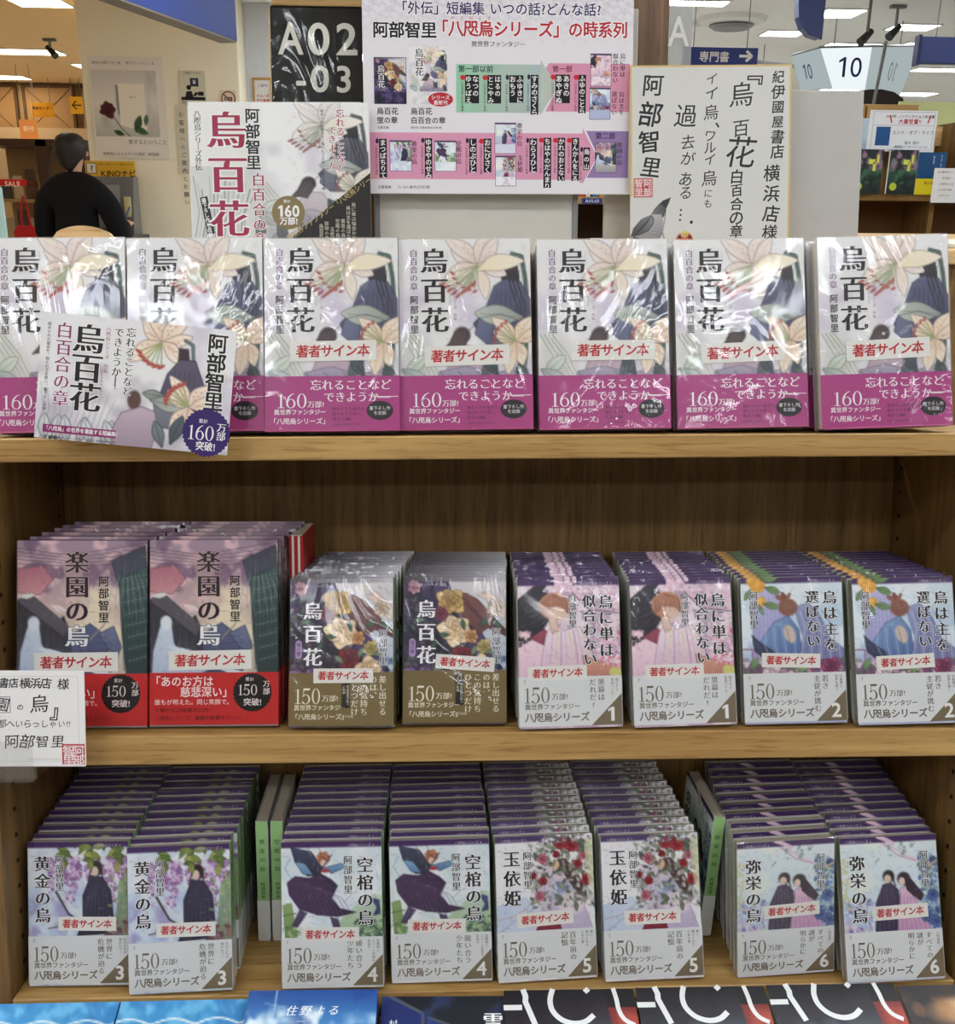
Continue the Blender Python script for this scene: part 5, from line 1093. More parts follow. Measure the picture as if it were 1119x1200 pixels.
# --- autograph board (ink lettering, red seal, ink bird)
SW_, SH_ = .1725, .1950
def SU(X): return (X-20)/782.
def SV(Y): return (Y-18)/884.
p = Pr(SW_, SH_, 5e-5); GD = (206, 178, 112); IK = (22, 20, 22)
p.rect(0, 0, 1, 1, GD, 0); p.rect(.012, .010, .988, .99, (204, 202, 197), 1)
J = dict(vert=True, jit=.13)
p.text('紀伊國屋書店', SU(738), SV(40), .083, IK, 'hb', 2, gap=1.07, **J); p.text('横浜店', SU(712), SV(475), .098, IK, 'hb', 2, gap=1.25, **J); p.text('様', SU(705), SV(765), .10, IK, 'hb', 2, **J)
p.text('『', SU(612), SV(4), .14, IK, 'hb', 2, vert=True); p.text('烏', SU(560), SV(88), .17, IK, 'h', 2, **J); p.text('百', SU(558), SV(262), .125, IK, 'h', 2, **J); p.text('花', SU(560), SV(352), .18, IK, 'h', 2, **J)
p.text('白百合の章', SU(540), SV(505), .090, IK, 'hb', 2, gap=.92, **J)
p.text('イイ', SU(415), SV(48), .085, IK, 'h', 2, gap=.98, **J); p.text('烏、', SU(412), SV(195), .105, IK, 'h', 2, **J); p.text('ワルイ', SU(408), SV(318), .082, IK, 'h', 2, gap=.85, **J); p.text('烏', SU(405), SV(500), .11, IK, 'h', 2, **J); p.text('にも', SU(400), SV(590), .062, IK, 'h', 2, gap=1.0, **J)
p.text('過', SU(290), SV(200), .13, IK, 'h', 2, **J); p.text('去が', SU(300), SV(335), .088, IK, 'h', 2, gap=1.12, **J); p.text('ある', SU(290), SV(515), .090, IK, 'h', 2, gap=.9, **J); p.text('…', SU(288), SV(680), .09, IK, 'hb', 2, vert=True); p.ell(SU(318), SV(750), .010, IK, 2)
p.text('阿', SU(130), SV(50), .150, IK, 'hb', 2, **J); p.text('部', SU(118), SV(188), .140, IK, 'hb', 2, **J); p.text('智', SU(112), SV(320), .125, IK, 'hb', 2, **J); p.text('里', SU(120), SV(440), .125, IK, 'hb', 2, **J)
p.rect(SU(36), SV(540), SU(128), SV(630), (178, 52, 56), 3); p.frame(SU(42), SV(546), SU(122), SV(624), .003, (226, 206, 202), 4)
for (t, x, y) in (('阿', 102, 545), ('部', 102, 585), ('智', 62, 545), ('里', 62, 585)): p.text(t, SU(x), SV(y), .050, (226, 206, 202), 'gb', 4, align='c')
q = lambda pts: [(SU(a), SV(b)) for a, b in pts]
bc_ = Cv(70, 84, (204, 202, 197)); Z_ = lambda pts: [((a-18)/200, (b-626)/200) for a, b in pts]     # ink-washed bird, brushed
bc_.poly(Z_([(216, 633), (176, 648), (158, 668), (166, 690), (190, 692), (204, 664)]), (44, 42, 44))
bc_.poly(Z_([(160, 664), (138, 686), (122, 716), (126, 740), (160, 748), (184, 720), (192, 688), (176, 668)]), (120, 118, 120), 1, (70, 68, 70), (1, 0))
bc_.poly(Z_([(130, 712), (96, 728), (56, 760), (34, 796), (24, 846), (50, 838), (84, 846), (120, 850), (152, 838), (172, 800), (180, 744), (170, 712)]), (176, 174, 172), 1, (120, 118, 118), (.3, 1))
bc_.poly(Z_([(118, 716), (74, 734), (36, 776), (24, 812), (60, 806), (106, 788), (132, 756), (134, 728)]), (130, 128, 130), 1, (64, 62, 64), (-1, .6))
bc_.poly(Z_([(34, 812), (20, 858), (40, 862), (66, 822)]), (70, 68, 70))
bc_.line(Z_([(118, 716), (134, 730), (130, 756), (106, 788), (64, 806), (24, 812)]), .014, (24, 22, 24)); bc_.line(Z_([(118, 716), (74, 734), (36, 776), (24, 812), (20, 850)]), .010, (30, 28, 30))
bc_.line(Z_([(192, 690), (186, 740), (174, 800), (152, 838), (120, 852), (84, 848)]), .012, (30, 28, 30)); bc_.line(Z_([(216, 633), (160, 664), (136, 690), (122, 714)]), .012, (24, 22, 24))
for k in range(16): bc_.line(Z_([(120-5*k, 720+5*k), (104-4*k, 748+4*k), (70-2*k, 784+2*k)]), .007, (40, 38, 40), .8)
for k in range(18): bc_.line(Z_([(180-3*k, 700+8*k), (160-3*k, 716+7*k)]), .006, (60, 58, 60) if k % 2 else (226, 224, 220), .7)
for a_, b_ in (((104, 846), (116, 868)), ((124, 848), (132, 870)), ((150, 836), (164, 862)), ((90, 846), (92, 866)), ((176, 800), (186, 830))): bc_.line(Z_([a_, b_]), .014, (24, 22, 24))
p.canvas(bc_, SU(18), SV(626), SU(218), SV(866), 2)
q = lambda pts: [(SU(a), SV(b)) for a, b in pts]
p.ell(SU(285), SV(835), .055, (196, 90, 64), 3, sq=.9)
for k in range(10): p.ell(SU(285+30*math.cos(k*.63)), SV(838+30*math.sin(k*.63)), .010, ((40, 36, 40), (236, 230, 226), (226, 190, 90))[k % 3], 4)
p.poly(q([(262, 800), (285, 790), (308, 800), (285, 826)]), (226, 196, 96), 4)
o = board('autograph_board', 'gold-edged white autograph board with brush lettering, red seal and ink bird', 'board', p, .003, M_COAT, (214, 190, 130))
place(o, .2950, .1300, .1885, 0, 1.5, 1.4)
tag(bx('blank_board', plain('blank_board_grey', (176, 173, 168), .5), None, -.048, .048, 0, .005, 0, .181, b=.0008), 'blank pale grey board standing behind the autograph board', 'board')
place(bpy.data.objects['blank_board'], .4210, .160, .1867, 0, 1, .3)

# --- handwritten card at the lower left in a clear holder
HW, HH = .170, .0935
p = Pr(HW, HH, 5e-5); p.rect(0, 0, 1, 1, (228, 227, 226), 0); p.frame(.035, .055, .965, .945, .002, (186, 184, 184), 1)
def HU(X): return 1-(790-X)/8/207.
def HV(Y): return (Y-140)/880.
Hh = dict(jit=.12)
p.text('紀伊國屋書店', HU(190), HV(205), 0.0562, IK, 'hb', 2, align='r', sx=.94, **Hh); p.text('横浜店', HU(490), HV(205), 0.0590, IK, 'hb', 2, align='r', sx=.98, **Hh); p.text('様', HU(655), HV(205), 0.0677, IK, 'hb', 2, align='r', **Hh)
p.text('『楽園', HU(112), HV(375), 0.0900, IK, 'h', 2, align='r', **Hh); p.frame(HU(0), HV(378), HU(108), HV(522), 0.0029, IK, 2); p.text('の', HU(232), HV(440), 0.0396, IK, 'hb', 2, align='r'); p.text('烏', HU(475), HV(345), 0.1188, IK, 'h', 2, align='r', **Hh); p.text('』', HU(650), HV(425), 0.1080, IK, 'hb', 2, align='r')
p.text('八咫烏の都へいらっしゃい!!', HU(655), HV(585), 0.0490, IK, 'h', 2, align='r', sx=.96, **Hh); p.text(AUTHOR, HU(605), HV(722), 0.0828, IK, 'h', 2, align='r', sx=1.02, **Hh)
p.rect(HU(575), HV(812), HU(782), HV(1002), (186, 48, 68), 3); p.frame(HU(592), HV(826), HU(766), HV(988), 0.0018, (228, 220, 220), 4)
for (t, x, y) in (('阿', 725, 822), ('部', 725, 905), ('智', 635, 822), ('里', 635, 905)): p.text(t, HU(x), HV(y), .068, (230, 222, 222), 'gb', 4, align='c')
p.text('YOKOHAMA KINOKUNIYA', HU(560), HV(940), 0.0144, (176, 174, 176), 'g', 2, align='r', res=1)
for k in range(9): p.ell(HU(20+(k*37) % 90), HV(560+60*k % 420), .004, (232, 196, 202), 1)
o = board('handwritten_card', 'white handwritten card with red seal overlapping the lower left books', 'card', p, .002, M_COAT)
place(o, -.4225, -.030, -.3165, 0, 3, -.6)
r = empty('card_holder'); tag(r, 'clear acrylic holder gripping the bottom of the handwritten card', 'holder')
MB().box(-.022, .022, -.0040, -.0028, 0, .040, b=.0003).box(-.022, .022, .0035, .0047, 0, .034, b=.0003).build('clip', M_CLEAR, r)
MB().box(-.022, .022, -.0042, .032, -.0013, 0, b=.0003).build('shelf_tongue', M_CLEAR, r); place(r, -.4075, -.031, -.3305, 0, 0, -.6)

# --- lying books in front, below the bottom shelf
def flat_art(kind):
    if kind == 'sea':
        c = Cv(80, 110, (62, 142, 198)); c.wash((110, 182, 222), 7, .42, .62, .8, 101); c.wash((44, 112, 176), 5, .5, .7, .6, 102)
        rr = random.Random(3)
        for k in range(260): u, v = rr.random(), rr.random()*1.3; c.line([(u, v), (u+.02, v+.05)], .006, (150, 204, 232) if k % 2 else (52, 124, 186), .35)
        c.line([(-.02+.028*k, .19-.045*abs(math.sin(k*.26+.4))) for k in range(40)], .012, (236, 240, 236))
    elif kind == 'cloud':
        c = Cv(84, 110, (60, 120, 180)); c.grad([(0, (34, 76, 148)), (.22, (62, 132, 190)), (.5, (150, 196, 220)), (1, (60, 110, 160))])
        c.wash((226, 236, 240), 6, .5, .62, .9, 103, .08, .7); c.wash((240, 244, 244), 4, .52, .66, .8, 104, .12, .6); c.wash((30, 70, 140), 5, .55, .7, .6, 105, 0, .4); c.line([(.22, 0), (.215, .34)], .012, (180, 214, 232), .7); c.line([(.14, .10), (.3, .13)], .006, (200, 224, 236), .6)
    elif kind == 'night':
        c = Cv(84, 110, (24, 28, 38)); c.poly([(0, 0), (.10, 0), (.34, .14), (.34, .6), (0, .7)], (26, 42, 100)); c.line([(.05, 0), (.33, .13), (.36, .7)], .02, (84, 88, 96)); c.poly([(.37, .16), (.7, .3), (.9, .6), (.9, 1), (.38, 1)], (30, 50, 110)); c.line([(.37, .16), (.62, .24), (.9, .5)], .012, (90, 94, 100)); c.wash((50, 70, 130), 6, .5, .7, .5, 106)
    elif kind == 'orb':
        c = Cv(60, 90, (36, 32, 34)); c.wash((58, 46, 40), 4, .5, .7, .8, 107); c.ell(.62, .24, .40, .13, (196, 150, 104), .95, 0, .3); c.ell(.60, .21, .26, .07, (222, 182, 134), .8, 4, .5); c.wash((150, 100, 64), 8, .5, .65, .5, 108, .05, .22)
    else:
        c = Cv(92, 110, (30, 26, 34)); c.grad([(0, (22, 20, 24)), (.15, (40, 34, 44)), (.24, (56, 66, 74)), (.34, (96, 150, 146)), (1, (36, 96, 90))]); c.wash((24, 20, 28), 5, .5, .66, .7, 109, 0, .3)
        c.poly([(.26, .20), (.32, .165), (.36, .15), (.40, .175), (.52, .21), (.5, .23), (.24, .23)], (34, 28, 38)); c.poly([(.775, 0), (1, 0), (1, 1.2), (.86, 1.2)], (120, 40, 34)); c.poly([(.775, 0), (1, 0), (1, .13), (.78, .13)], (20, 16, 18)); c.wash((176, 70, 52), 7, .5, .62, .8, 110, .11, 1, .8, 1)
        for k in range(30): c.line([(.8+.006*k, .2+.03*k), (.86+.004*k, .21+.03*k)], .004, (70, 18, 18), .7)
    return c
def lying(name, label, kind, w_, x, y, z, rz, lean=66, T=.018, group=None, H=.19):
    r = empty(name); tag(r, label, 'book', group); p = Pr(w_, H); add_body(p, sheet(w_, T, 0, H, .0004), {'sea': (70, 150, 200), 'cloud': (40, 84, 150), 'night': (22, 24, 32), 'orb': (34, 30, 30), 'act': (20, 18, 20)}[kind])
    p.canvas(flat_art(kind), l=8)
    if kind == 'sea': p.poly([(.27, 1), (.16, .165), (.78, .14), (.80, 1)], (232, 232, 230), 10); p.text('海', .62, .150, .075, IK, 'mb', 11, rot=8); p.ell(.5, .46, .1, (60, 130, 190), 11)
    if kind == 'cloud': p.text('住野よる', .30, .085, .088, (228, 236, 240), 'm', 10, gap=1.22, skew=.25); p.text('忘い気こ', .05, .245, .14, (232, 238, 242), 'mb', 10, gap=1.62, skew=.15); p.text('Sumino Yoru', .40, .165, .022, (200, 216, 230), 'g', 10, res=1)
    if kind == 'night': p.text('村山由佳', .10, .13, .070, (226, 230, 234), 'm', 10, vert=True); p.text('雪のなか', .88, .09, .155, (236, 236, 236), 'mb', 10, vert=True)
    if kind == 'act':
        S_ = (222, 224, 224); V = lambda pts: [(a, b*.73) for a, b in pts]
        def bez(pts, w0):
            q = []; P4 = [Vector(p_) for p_ in pts]
            for k in range(len(P4)-1):
                a0, b0, c0, d0 = P4[max(k-1, 0)], P4[k], P4[k+1], P4[min(k+2, len(P4)-1)]
                for t in (0, .25, .5, .75): q.append(tuple(.5*((2*b0)+(c0-a0)*t+(2*a0-5*b0+4*c0-d0)*t*t+(3*b0-a0-3*c0+d0)*t**3)))
            q.append(tuple(P4[-1])); p.line(V(q), w0, S_, 10)
        p.line(V([(0, .135), (.125, .135)]), .042, S_, 10.6); p.line(V([(.150, .0), (.165, .05), (.160, .09), (.225, .275)]), .042, S_, 10)
        bez([(.375, .0), (.350, .08), (.360, .16), (.42, .23), (.51, .262), (.60, .25), (.665, .205)], .040); p.line(V([(.630, .0), (.645, .018)]), .042, S_, 10)
        bez([(.845, .0), (.858, .08), (.866, .17), (.90, .24), (.965, .28)], .034)
    p.build('jacket', M_COAT if kind != 'sea' else M_MATTE, r); bx('page_block', M_PAGEW, r, -w_/2+.002, w_/2-.002, .0008, T-.0008, .002, H-.003)
    d = Vector((0, math.sin(rad(lean)), math.cos(rad(lean))))*H
    place(r, x, y-d.y, z-d.z, rz, lean, 0); return r
LG = 'lying books at the foot of the display'
lying('wave_cover_book', 'blue wave-cover book lying at the lower left corner', 'sea', .128, -.3865, -.012, -.5765, 0, group=LG)
lying('wave_cover_book', 'blue wave-cover book lying next to the sky-cover book', 'sea', .128, -.2565, -.012, -.5765, 0, group=LG)
lying('sky_cover_book', 'blue sky-and-cloud book lying higher than its neighbours', 'cloud', .1300, -.1275, -.018, -.5640, -.8, T=.030, group=LG)
lying('night_cover_book', 'navy and black book lying between the sky book and lettered books', 'night', .1290, .0040, -.012, -.5780, -1.5, group=LG)
ax = (.1350, .2720, .4100)
for x, lb in zip(ax, ('black book with big letters ACT, left one, beside the navy book', 'black book with big letters ACT, middle one of three', 'black book with big letters ACT, right one, beside the brown orb book')):
    lying('black_lettered_book', lb, 'act', .1345, x, -.012, -.5735, -.5, group='black lettered books lying in front')
lying('orb_cover_book', 'dark book with a tan orb lying at the lower right corner', 'orb', .13, .5480, -.012, -.5770, 0, group=LG)
# ------------------------------------------------------------------ shop behind the display, left
def wallprint(name, label, cat, p, loc, th=.003, mat=M_MATTE, rz=0, edge=(220, 216, 208), group=None):
    o = board(name, label, cat, p, th, mat, edge, group); o.location = loc; o.rotation_euler = (0, 0, rad(rz)); return o
p = Pr(.470, .61, 3e-4)
p.rect(0, 0, 1, 1, (232, 226, 216), 0); c = Cv(70, 68, (216, 210, 200)); c.grad([(0, (208, 202, 198)), (.5, (228, 222, 212)), (1, (188, 186, 176))]); c.wash((150, 150, 146), 3, .5, .8, .6, 120, .4, 1)
c.poly([(.36, .22), (.40, .22), (.41, .62), (.37, .66)], (92, 100, 96), .7); c.poly([(.40, .20), (.80, .20), (.80, .90), (.40, .80)], (240, 232, 214)); c.wash((190, 176, 176), 3, .4, .7, .7, 121, 0, 1, .8, 1)
c.line([(.26, .62), (.42, .86), (.54, .97)], .012, (60, 84, 60)); c.leaf(.44, .94, -160, .16, (46, 66, 48)); c.leaf(.62, .90, -70, .26, (52, 78, 54)); c.leaf(.60, .84, 20, .22, (60, 88, 62)); c.leaf(.78, .80, -80, .16, (80, 104, 84)); c.bloom(.22, .58, .13, (100, 30, 34), (64, 16, 22), 7, 2)
p.canvas(c, .03, .13, .90, .78, 2); p.text('東京人の読むべき一冊、「愛するということ」を。', .06, .045, .042, (110, 104, 100), 'g', 3, sx=.9, res=1)
p.text('愛するということ', .46, .805, .070, (120, 108, 96), 'm', 3, sx=.95); p.text('世界的ベストセラーの改訳・新装版!', .10, .935, .050, (104, 96, 88), 'g', 3, sx=.95)
p.text('愛する', .52, .38, .03, (130, 120, 112), 'g', 3)
wallprint('rose_poster', 'pale poster of a dark red rose on the white pillar', 'poster', p, (-1.975, 5.994, 1.620))
p = Pr(.165, .20, 3e-4); p.rect(0, 0, 1, 1, (214, 208, 186), 0); DKK = (34, 28, 30)
p.text('ご注意ください', .5, .03, .10, DKK, 'g', 2, align='c', res=1); p.rect(.42, .22, .74, .47, (40, 52, 84), 2); p.text('¥', .58, .245, .22, WO, 'gb', 3, align='c'); p.ell(.36, .50, .09, DKK, 2); p.poly([(.2, .8), (.26, .62), (.46, .60), (.52, .8)], DKK, 2); p.rect(.05, .78, .97, .88, DKK, 2); p.poly([(.5, .74), (.62, .62), (.72, .68), (.6, .76)], DKK, 2); p.rect(.70, .62, .92, .74, DKK, 2); p.text('銀行振込はできません', .5, .91, .085, DKK, 'g', 2, align='c', res=1)
wallprint('pictogram_notice', 'small pictogram notice of a seated figure and a screen', 'notice', p, (-1.56, 5.994, 1.955))
p = Pr(.10, .10, 3e-4); p.rect(0, 0, 1, 1, (216, 210, 188), 0); p.ell(.5, .5, .46, (150, 60, 48), 2); p.ell(.5, .5, .38, (216, 208, 186), 3); p.rect(.25, .40, .75, .62, (40, 34, 34), 4); p.text('禁止', .5, .40, .22, (216, 208, 186), 'gb', 5, align='c', res=1); p.line([(.22, .24), (.78, .78)], .08, (150, 60, 48), 6)
wallprint('prohibition_sign', 'small round red-barred prohibition sign on the pillar', 'sign', p, (-1.336, 5.994, 1.942))
p = Pr(.07, .42, 3e-4); p.rect(0, 0, 1, 1, (214, 206, 186), 0); p.text('お客様へのご案内とお願い', .5, .08, .5, (60, 54, 50), 'g', 2, vert=True, res=1, gap=1.4)
wallprint('narrow_notice', 'narrow strip of vertical writing beside the lily promo card', 'notice', p, (-1.645, 5.994, 1.53))
r = empty('framed_notice', (-1.155, 6.234, 1.948)); tag(r, 'small wooden-framed notice at the corner of the white pillar', 'frame')
MB().box(-.065, .065, 0, .015, 0, .012).box(-.065, .065, 0, .015, .188, .20).box(-.065, -.053, 0, .015, .012, .188).box(.053, .065, 0, .015, .012, .188).build('frame', plain('notice_frame', (176, 134, 70), .5), r)
p = Pr(.106, .176, 2e-4); p.rect(0, 0, 1, 1, (222, 220, 216), 0); p.text('ご案内', .5, .14, .2, (60, 70, 120), 'g', 2, align='c', res=1); p.text('本日入荷', .5, .50, .2, (190, 60, 70), 'gb', 2, align='c', res=1); p.text('新刊書籍', .5, .66, .2, (190, 60, 70), 'gb', 2, align='c', res=1)
o = p.build('notice_sheet', M_MATTE, r); o.location = (0, .010, .012)
# blue hanging sign box at the top
r = empty('blue_sign_box', (0, 0, 0)); tag(r, 'blue sign box with grey underside at the top edge above the white pillar', 'sign')
a, b_ = Vector((-.968, 4.389, 2.10)), Vector((-1.308, 3.09, 2.10)); back = Vector((-.085, .025, 0))
def slab(a, b, off, z0, z1):
    q = [a, b, b+off, a+off]; return [(v.x, v.y, z0) for v in q]+[(v.x, v.y, z1) for v in q]
F6 = [(0, 1, 2, 3), (7, 6, 5, 4), (0, 4, 5, 1), (1, 5, 6, 2), (2, 6, 7, 3), (3, 7, 4, 0)]
mesh('sign_body', slab(a, b_, back, 2.10, 2.50), F6, plain('sign_blue', (48, 68, 138), .55, .12), r)
mesh('underside', slab(a+Vector((-.002, 0, 0)), b_, back*.98, 2.092, 2.0998), F6, plain('sign_grey', (120, 112, 100), .6), r)
MB().box(-1.0, -.99, 4.3, 4.31, 2.5, CZ).box(-1.36, -1.35, 3.3, 3.31, 2.5, CZ).build('hanger', M_GREY, r)

# tan panelled wall at the far left with its signs
for i, (x0, x1) in enumerate(((-5.1, -4.62), (-4.50, -4.00), (-3.90, -3.40))):
    r = empty('wall_panel', ((x0+x1)/2, 10.97, 0)); tag(r, ('leftmost tan wall panel with crossed grooves', 'middle tan wall panel above the orange sign', 'right tan wall panel behind the arrow sign')[i], 'panel', 'tan wall panels')
    w_ = (x1-x0)/2; m = plain('panel_tan', (164, 128, 86), .6)
    bx('board', m, r, -w_, w_, -.01, .02, 2.10, 2.55, b=.003)
    d = MB(); 
    for s_ in ((-w_, 2.1, w_, 2.55), (-w_, 2.55, w_, 2.1)): d.tube([(s_[0], -.012, s_[1]), (s_[2], -.012, s_[3])], .004, 6)
    d.box(-w_-.03, -w_, -.02, .02, 1.9, 2.58).box(w_, w_+.03, -.02, .02, 1.9, 2.58).box(-w_, w_, -.02, .02, 2.55, 2.58).build('moulding', plain('moulding_dark', (92, 66, 42), .6), r)
def hang(o, W, H, z):
    MB().tube([(-W*.35, .004, H), (-W*.35, .004, CZ-z)], .003, 6).tube([(W*.35, .004, H), (W*.35, .004, CZ-z)], .003, 6).build('hanger', M_GREY, o)
def simplesign(name, label, cat, W, H, loc, bg, items, dl=4e-4, th=.01, rz=0, group=None):
    p = Pr(W, H, dl); p.rect(0, 0, 1, 1, bg, 0)
    for it in items: p.text(*it[:5], it[5] if len(it) > 5 else 'gb', 2, align='c', res=1)
    return wallprint(name, label, cat, p, loc, th, M_MATTE, rz, bg, group)
simplesign('orange_sign', 'yellow-orange sign with dark lettering before the tan wall', 'sign', .24, .145, (-4.16, 10.5, 2.21), (232, 164, 40), [('雑誌センター', .5, .25, .15, (70, 40, 16))]); hang(bpy.data.objects['orange_sign'], .24, .145, 2.21)
p = Pr(.135, .17, 4e-4); p.rect(0, 0, 1, 1, (236, 182, 44), 0); p.line([(.18, .5), (.85, .5)], .09, DKK, 2); p.line([(.18, .5), (.48, .26)], .09, DKK, 3); p.line([(.18, .5), (.48, .74)], .09, DKK, 4)
wallprint('arrow_sign', 'yellow sign with a black left arrow beside the white pillar', 'sign', p, (-3.80, 10.5, 2.25), .01); hang(bpy.data.objects['arrow_sign'], .13, .17, 2.25)
simplesign('orange_poster', 'small orange and white poster above the dark cabinet', 'sign', .17, .19, (-3.95, 9.5, 1.92), (226, 150, 84), [('新刊', .5, .3, .3, (240, 226, 206))]); hang(bpy.data.objects['orange_poster'], .17, .19, 1.92)
struct(MB().box(-4.9, -2.9, 10.7, 10.75, 1.5, 2.12).build('wall_left_low', plain('slatted_back', (186, 160, 128), .6)))

# dark open cabinet with goods
r = empty('dark_cabinet', (-2.95, 7.0, 0)); tag(r, 'dark brown glass-doored cabinet left of the person', 'cabinet'); DK = plain('dark_wood', (58, 40, 28), .4)
cb = MB()
for x0, x1 in ((-.42, -.35), (-.02, .06), (.28, .34)): cb.box(x0, x1, 0, .05, 0, 1.79)
cb.box(-.42, .34, 0, .42, 1.74, 1.79).box(-.42, .34, 0, .42, 0, .1).build('frame', DK, r)
for z in (.55, 1.06, 1.34): bx('shelf', DK if z < 1 else M_LIGHTWOOD, r, -.40, .32, .02, .40, z, z+.025)
bx('back_board', plain('cabinet_back', (150, 112, 66), .6), r, -.40, .32, .40, .42, .1, 1.74)
for x0, x1 in ((-.35, -.02), (.06, .28)): bx('pane', M_CLEAR, r, x0, x1, .02, .024, .1, 1.74)
gr = random.Random(11); tones = [(206, 196, 176), (222, 214, 196), (186, 150, 96), (90, 60, 44), (196, 176, 140), (60, 56, 56)]
for z, nn in ((1.085, 7), (1.365, 7)):
    for i in range(nn):
        x = -3.28+i*.094; hh = gr.uniform(.08, .22); t_ = tones[gr.randrange(6)]
        o = MB().box(-.036, .036, 0, .02, 0, hh, b=.003).box(-.028, .028, .02, .05, .004, hh*.6, b=.003).build('boxed_goods', plain('goods', t_, .5), None)
        o.location = (x, 7.15, z+.001); tag(o, f'{ORD[i]} small package from the left on the {"upper" if z > 1.2 else "lower"} shelf of the dark cabinet', 'package', 'packages in the dark cabinet')
simplesign('sale_strip', 'red sale strip on the left edge before the dark cabinet', 'sign', .22, .045, (-3.10, 6.8, 1.455), (190, 34, 36), [('SALE', .55, .12, .22, (236, 220, 214), 'gx')])
o = MB().box(-.045, .045, 0, .03, 0, .32, b=.006).build('pale_blue_board', plain('pale_blue', (168, 196, 192), .6)); o.location = (-1.665, 3.0, 1.07); tag(o, 'pale blue-green upright board at the left edge above the books', 'board')
r = empty('pale_blue_stand', (-1.665, 3.015, 0)); tag(r, 'thin grey stand carrying the pale blue-green board', 'stand'); MB().tube([(0, 0, 0), (0, 0, 1.07)], .012).build('pole', M_GREY, r); MB().tube([(0, 0, 0), (0, 0, .012)], .14, 24).build('foot', M_GREY, r)

# search kiosk with yellow header
r = empty('search_kiosk', (-2.03, 5.72, 0)); tag(r, 'grey search terminal on a black pedestal under a yellow header', 'kiosk')
bx('pedestal', M_BLACKP, r, -.24, .14, -.20, .12, 0, 1.12, b=.01); bx('desk', plain('kiosk_desk', (60, 60, 62), .4), r, -.27, .16, -.24, .14, 1.12, 1.15, b=.006)
s_ = MB().prism([(-.10, 1.15), (-.02, 1.50), (.08, 1.50), (.08, 1.15)], -.20, .13, axis='x').build('monitor', plain('kiosk_grey', (110, 110, 108), .35), r)
scr = mesh('screen', [(-.17, -.1015+.006, 1.19), (.05, -.1015+.006, 1.19), (.05, -.034, 1.45), (-.17, -.034, 1.45)], [(0, 1, 2, 3)], plain('screen_grey', (150, 150, 150), .15, .5), r); scr.location.y = -.008
MB().box(.075, .115, -.075, -.06, 1.22, 1.38, b=.002).build('receipt_slot', plain('slip_yellow', (214, 206, 150), .6), r)
MB().tube([(.06, -.15, 1.17), (.12, -.11, 1.32)], .006, 8).build('stylus', plain('stylus_blue', (80, 100, 160), .4), r)
p = Pr(.31, .12, 3e-4); p.rect(0, 0, 1, 1, (232, 182, 52), 0); p.text('KINOナビ', .66, .42, .15, DKK, 'gb', 2, align='c', sx=1.05); p.rect(.03, .12, .22, .62, (238, 230, 214), 2); p.frame(.03, .12, .22, .62, .012, DKK, 3); p.text('?', .125, .15, .16, DKK, 'gx', 3, align='c'); p.text('お探しの本はこちらで検索できます', .62, .10, .045, (90, 60, 20), 'g', 2, align='c', res=1)
h = p.build('header_print', M_MATTE, r); h.location = (-.035, .07, 1.475); bx('header_board', plain('header_yellow', (226, 176, 50), .5), r, -.19, .12, .0705, .08, 1.475, 1.595)
o = MB().prism([(-.07, 0), (.07, 0), (.075, .13), (.05, .17), (-.05, .17), (-.075, .13)], -.03, .03, axis='y').build('bag_body', plain('bag_red', (184, 30, 36), .7, bump=.4)); rb = empty('red_bag', (-2.75, 6.1, 1.02)); tag(rb, 'bright red bag hanging left of the person', 'bag'); o.parent = rb
MB().tube([(-.03, 0, .16), (-.02, 0, .30), (.0, 0, .36), (.02, 0, .30), (.03, 0, .16)], .007, 8).build('handle', bpy.data.materials['bag_red'], rb)
rs = empty('side_table', (-2.75, 6.12, 0)); tag(rs, 'small pale table under the red bag', 'table'); bx('top', M_LIGHTWOOD, rs, -.14, .14, -.15, .15, .995, 1.02)
for sx in (-1, 1):
    for sy in (-1, 1): bx('leg', DK, rs, sx*.12-.015, sx*.12+.015, sy*.13-.015, sy*.13+.015, 0, .995)

# ------------------------------------------------------------------ the person at the kiosk, seen from behind
def skin(name, pts, edges, radii, mat, parent, root=0, sub=2):
    me = bpy.data.meshes.new(name); me.from_pydata(pts, edges, []); o = bpy.data.objects.new(name, me); link(o, parent)
    o.modifiers.new('Skin', 'SKIN').use_smooth_shade = True
    if not me.skin_vertices: me.skin_vertices.new()
    for i, v in enumerate(me.skin_vertices[0].data):
        rr_ = radii[i]; v.radius = rr_ if isinstance(rr_, tuple) else (rr_, rr_); v.use_root = (i == root); v.use_loose = False
    s = o.modifiers.new('Sub', 'SUBSURF'); s.levels = sub; s.render_levels = sub
    me.materials.append(mat); return o
PX, PY = -2.13, 5.28
per = empty('person', (PX, PY, 0), rad(-8)); tag(per, 'person with short dark hair and black jacket standing at the kiosk, seen from behind', 'person')
M_SKIN = plain('skin', (206, 160, 132), .5, .3); M_BLK = plain('black_cloth', (20, 19, 22), .85, .15, .15, 60); M_HAIR = plain('dark_hair', (30, 22, 20), .55, .35, .25, 90)
P = [(0, 0, .96), (0, 0, 1.14), (0, .01, 1.36), (0, .02, 1.47), (0, .03, 1.55), (0, .045, 1.62), (0, .04, 1.69)]; E = [(0, 1), (1, 2), (2, 3), (3, 4), (4, 5), (5, 6)]; R = [(.13, .10), (.12, .09), (.13, .085), (.045, .045), (.052, .055), (.078, .092), (.060, .070)]
def chain(start, pts, rad_):
    last = start
    for q, rq in zip(pts, rad_): P.append(q); R.append(rq); E.append((last, len(P)-1)); last = len(P)-1
    return last
wr = []
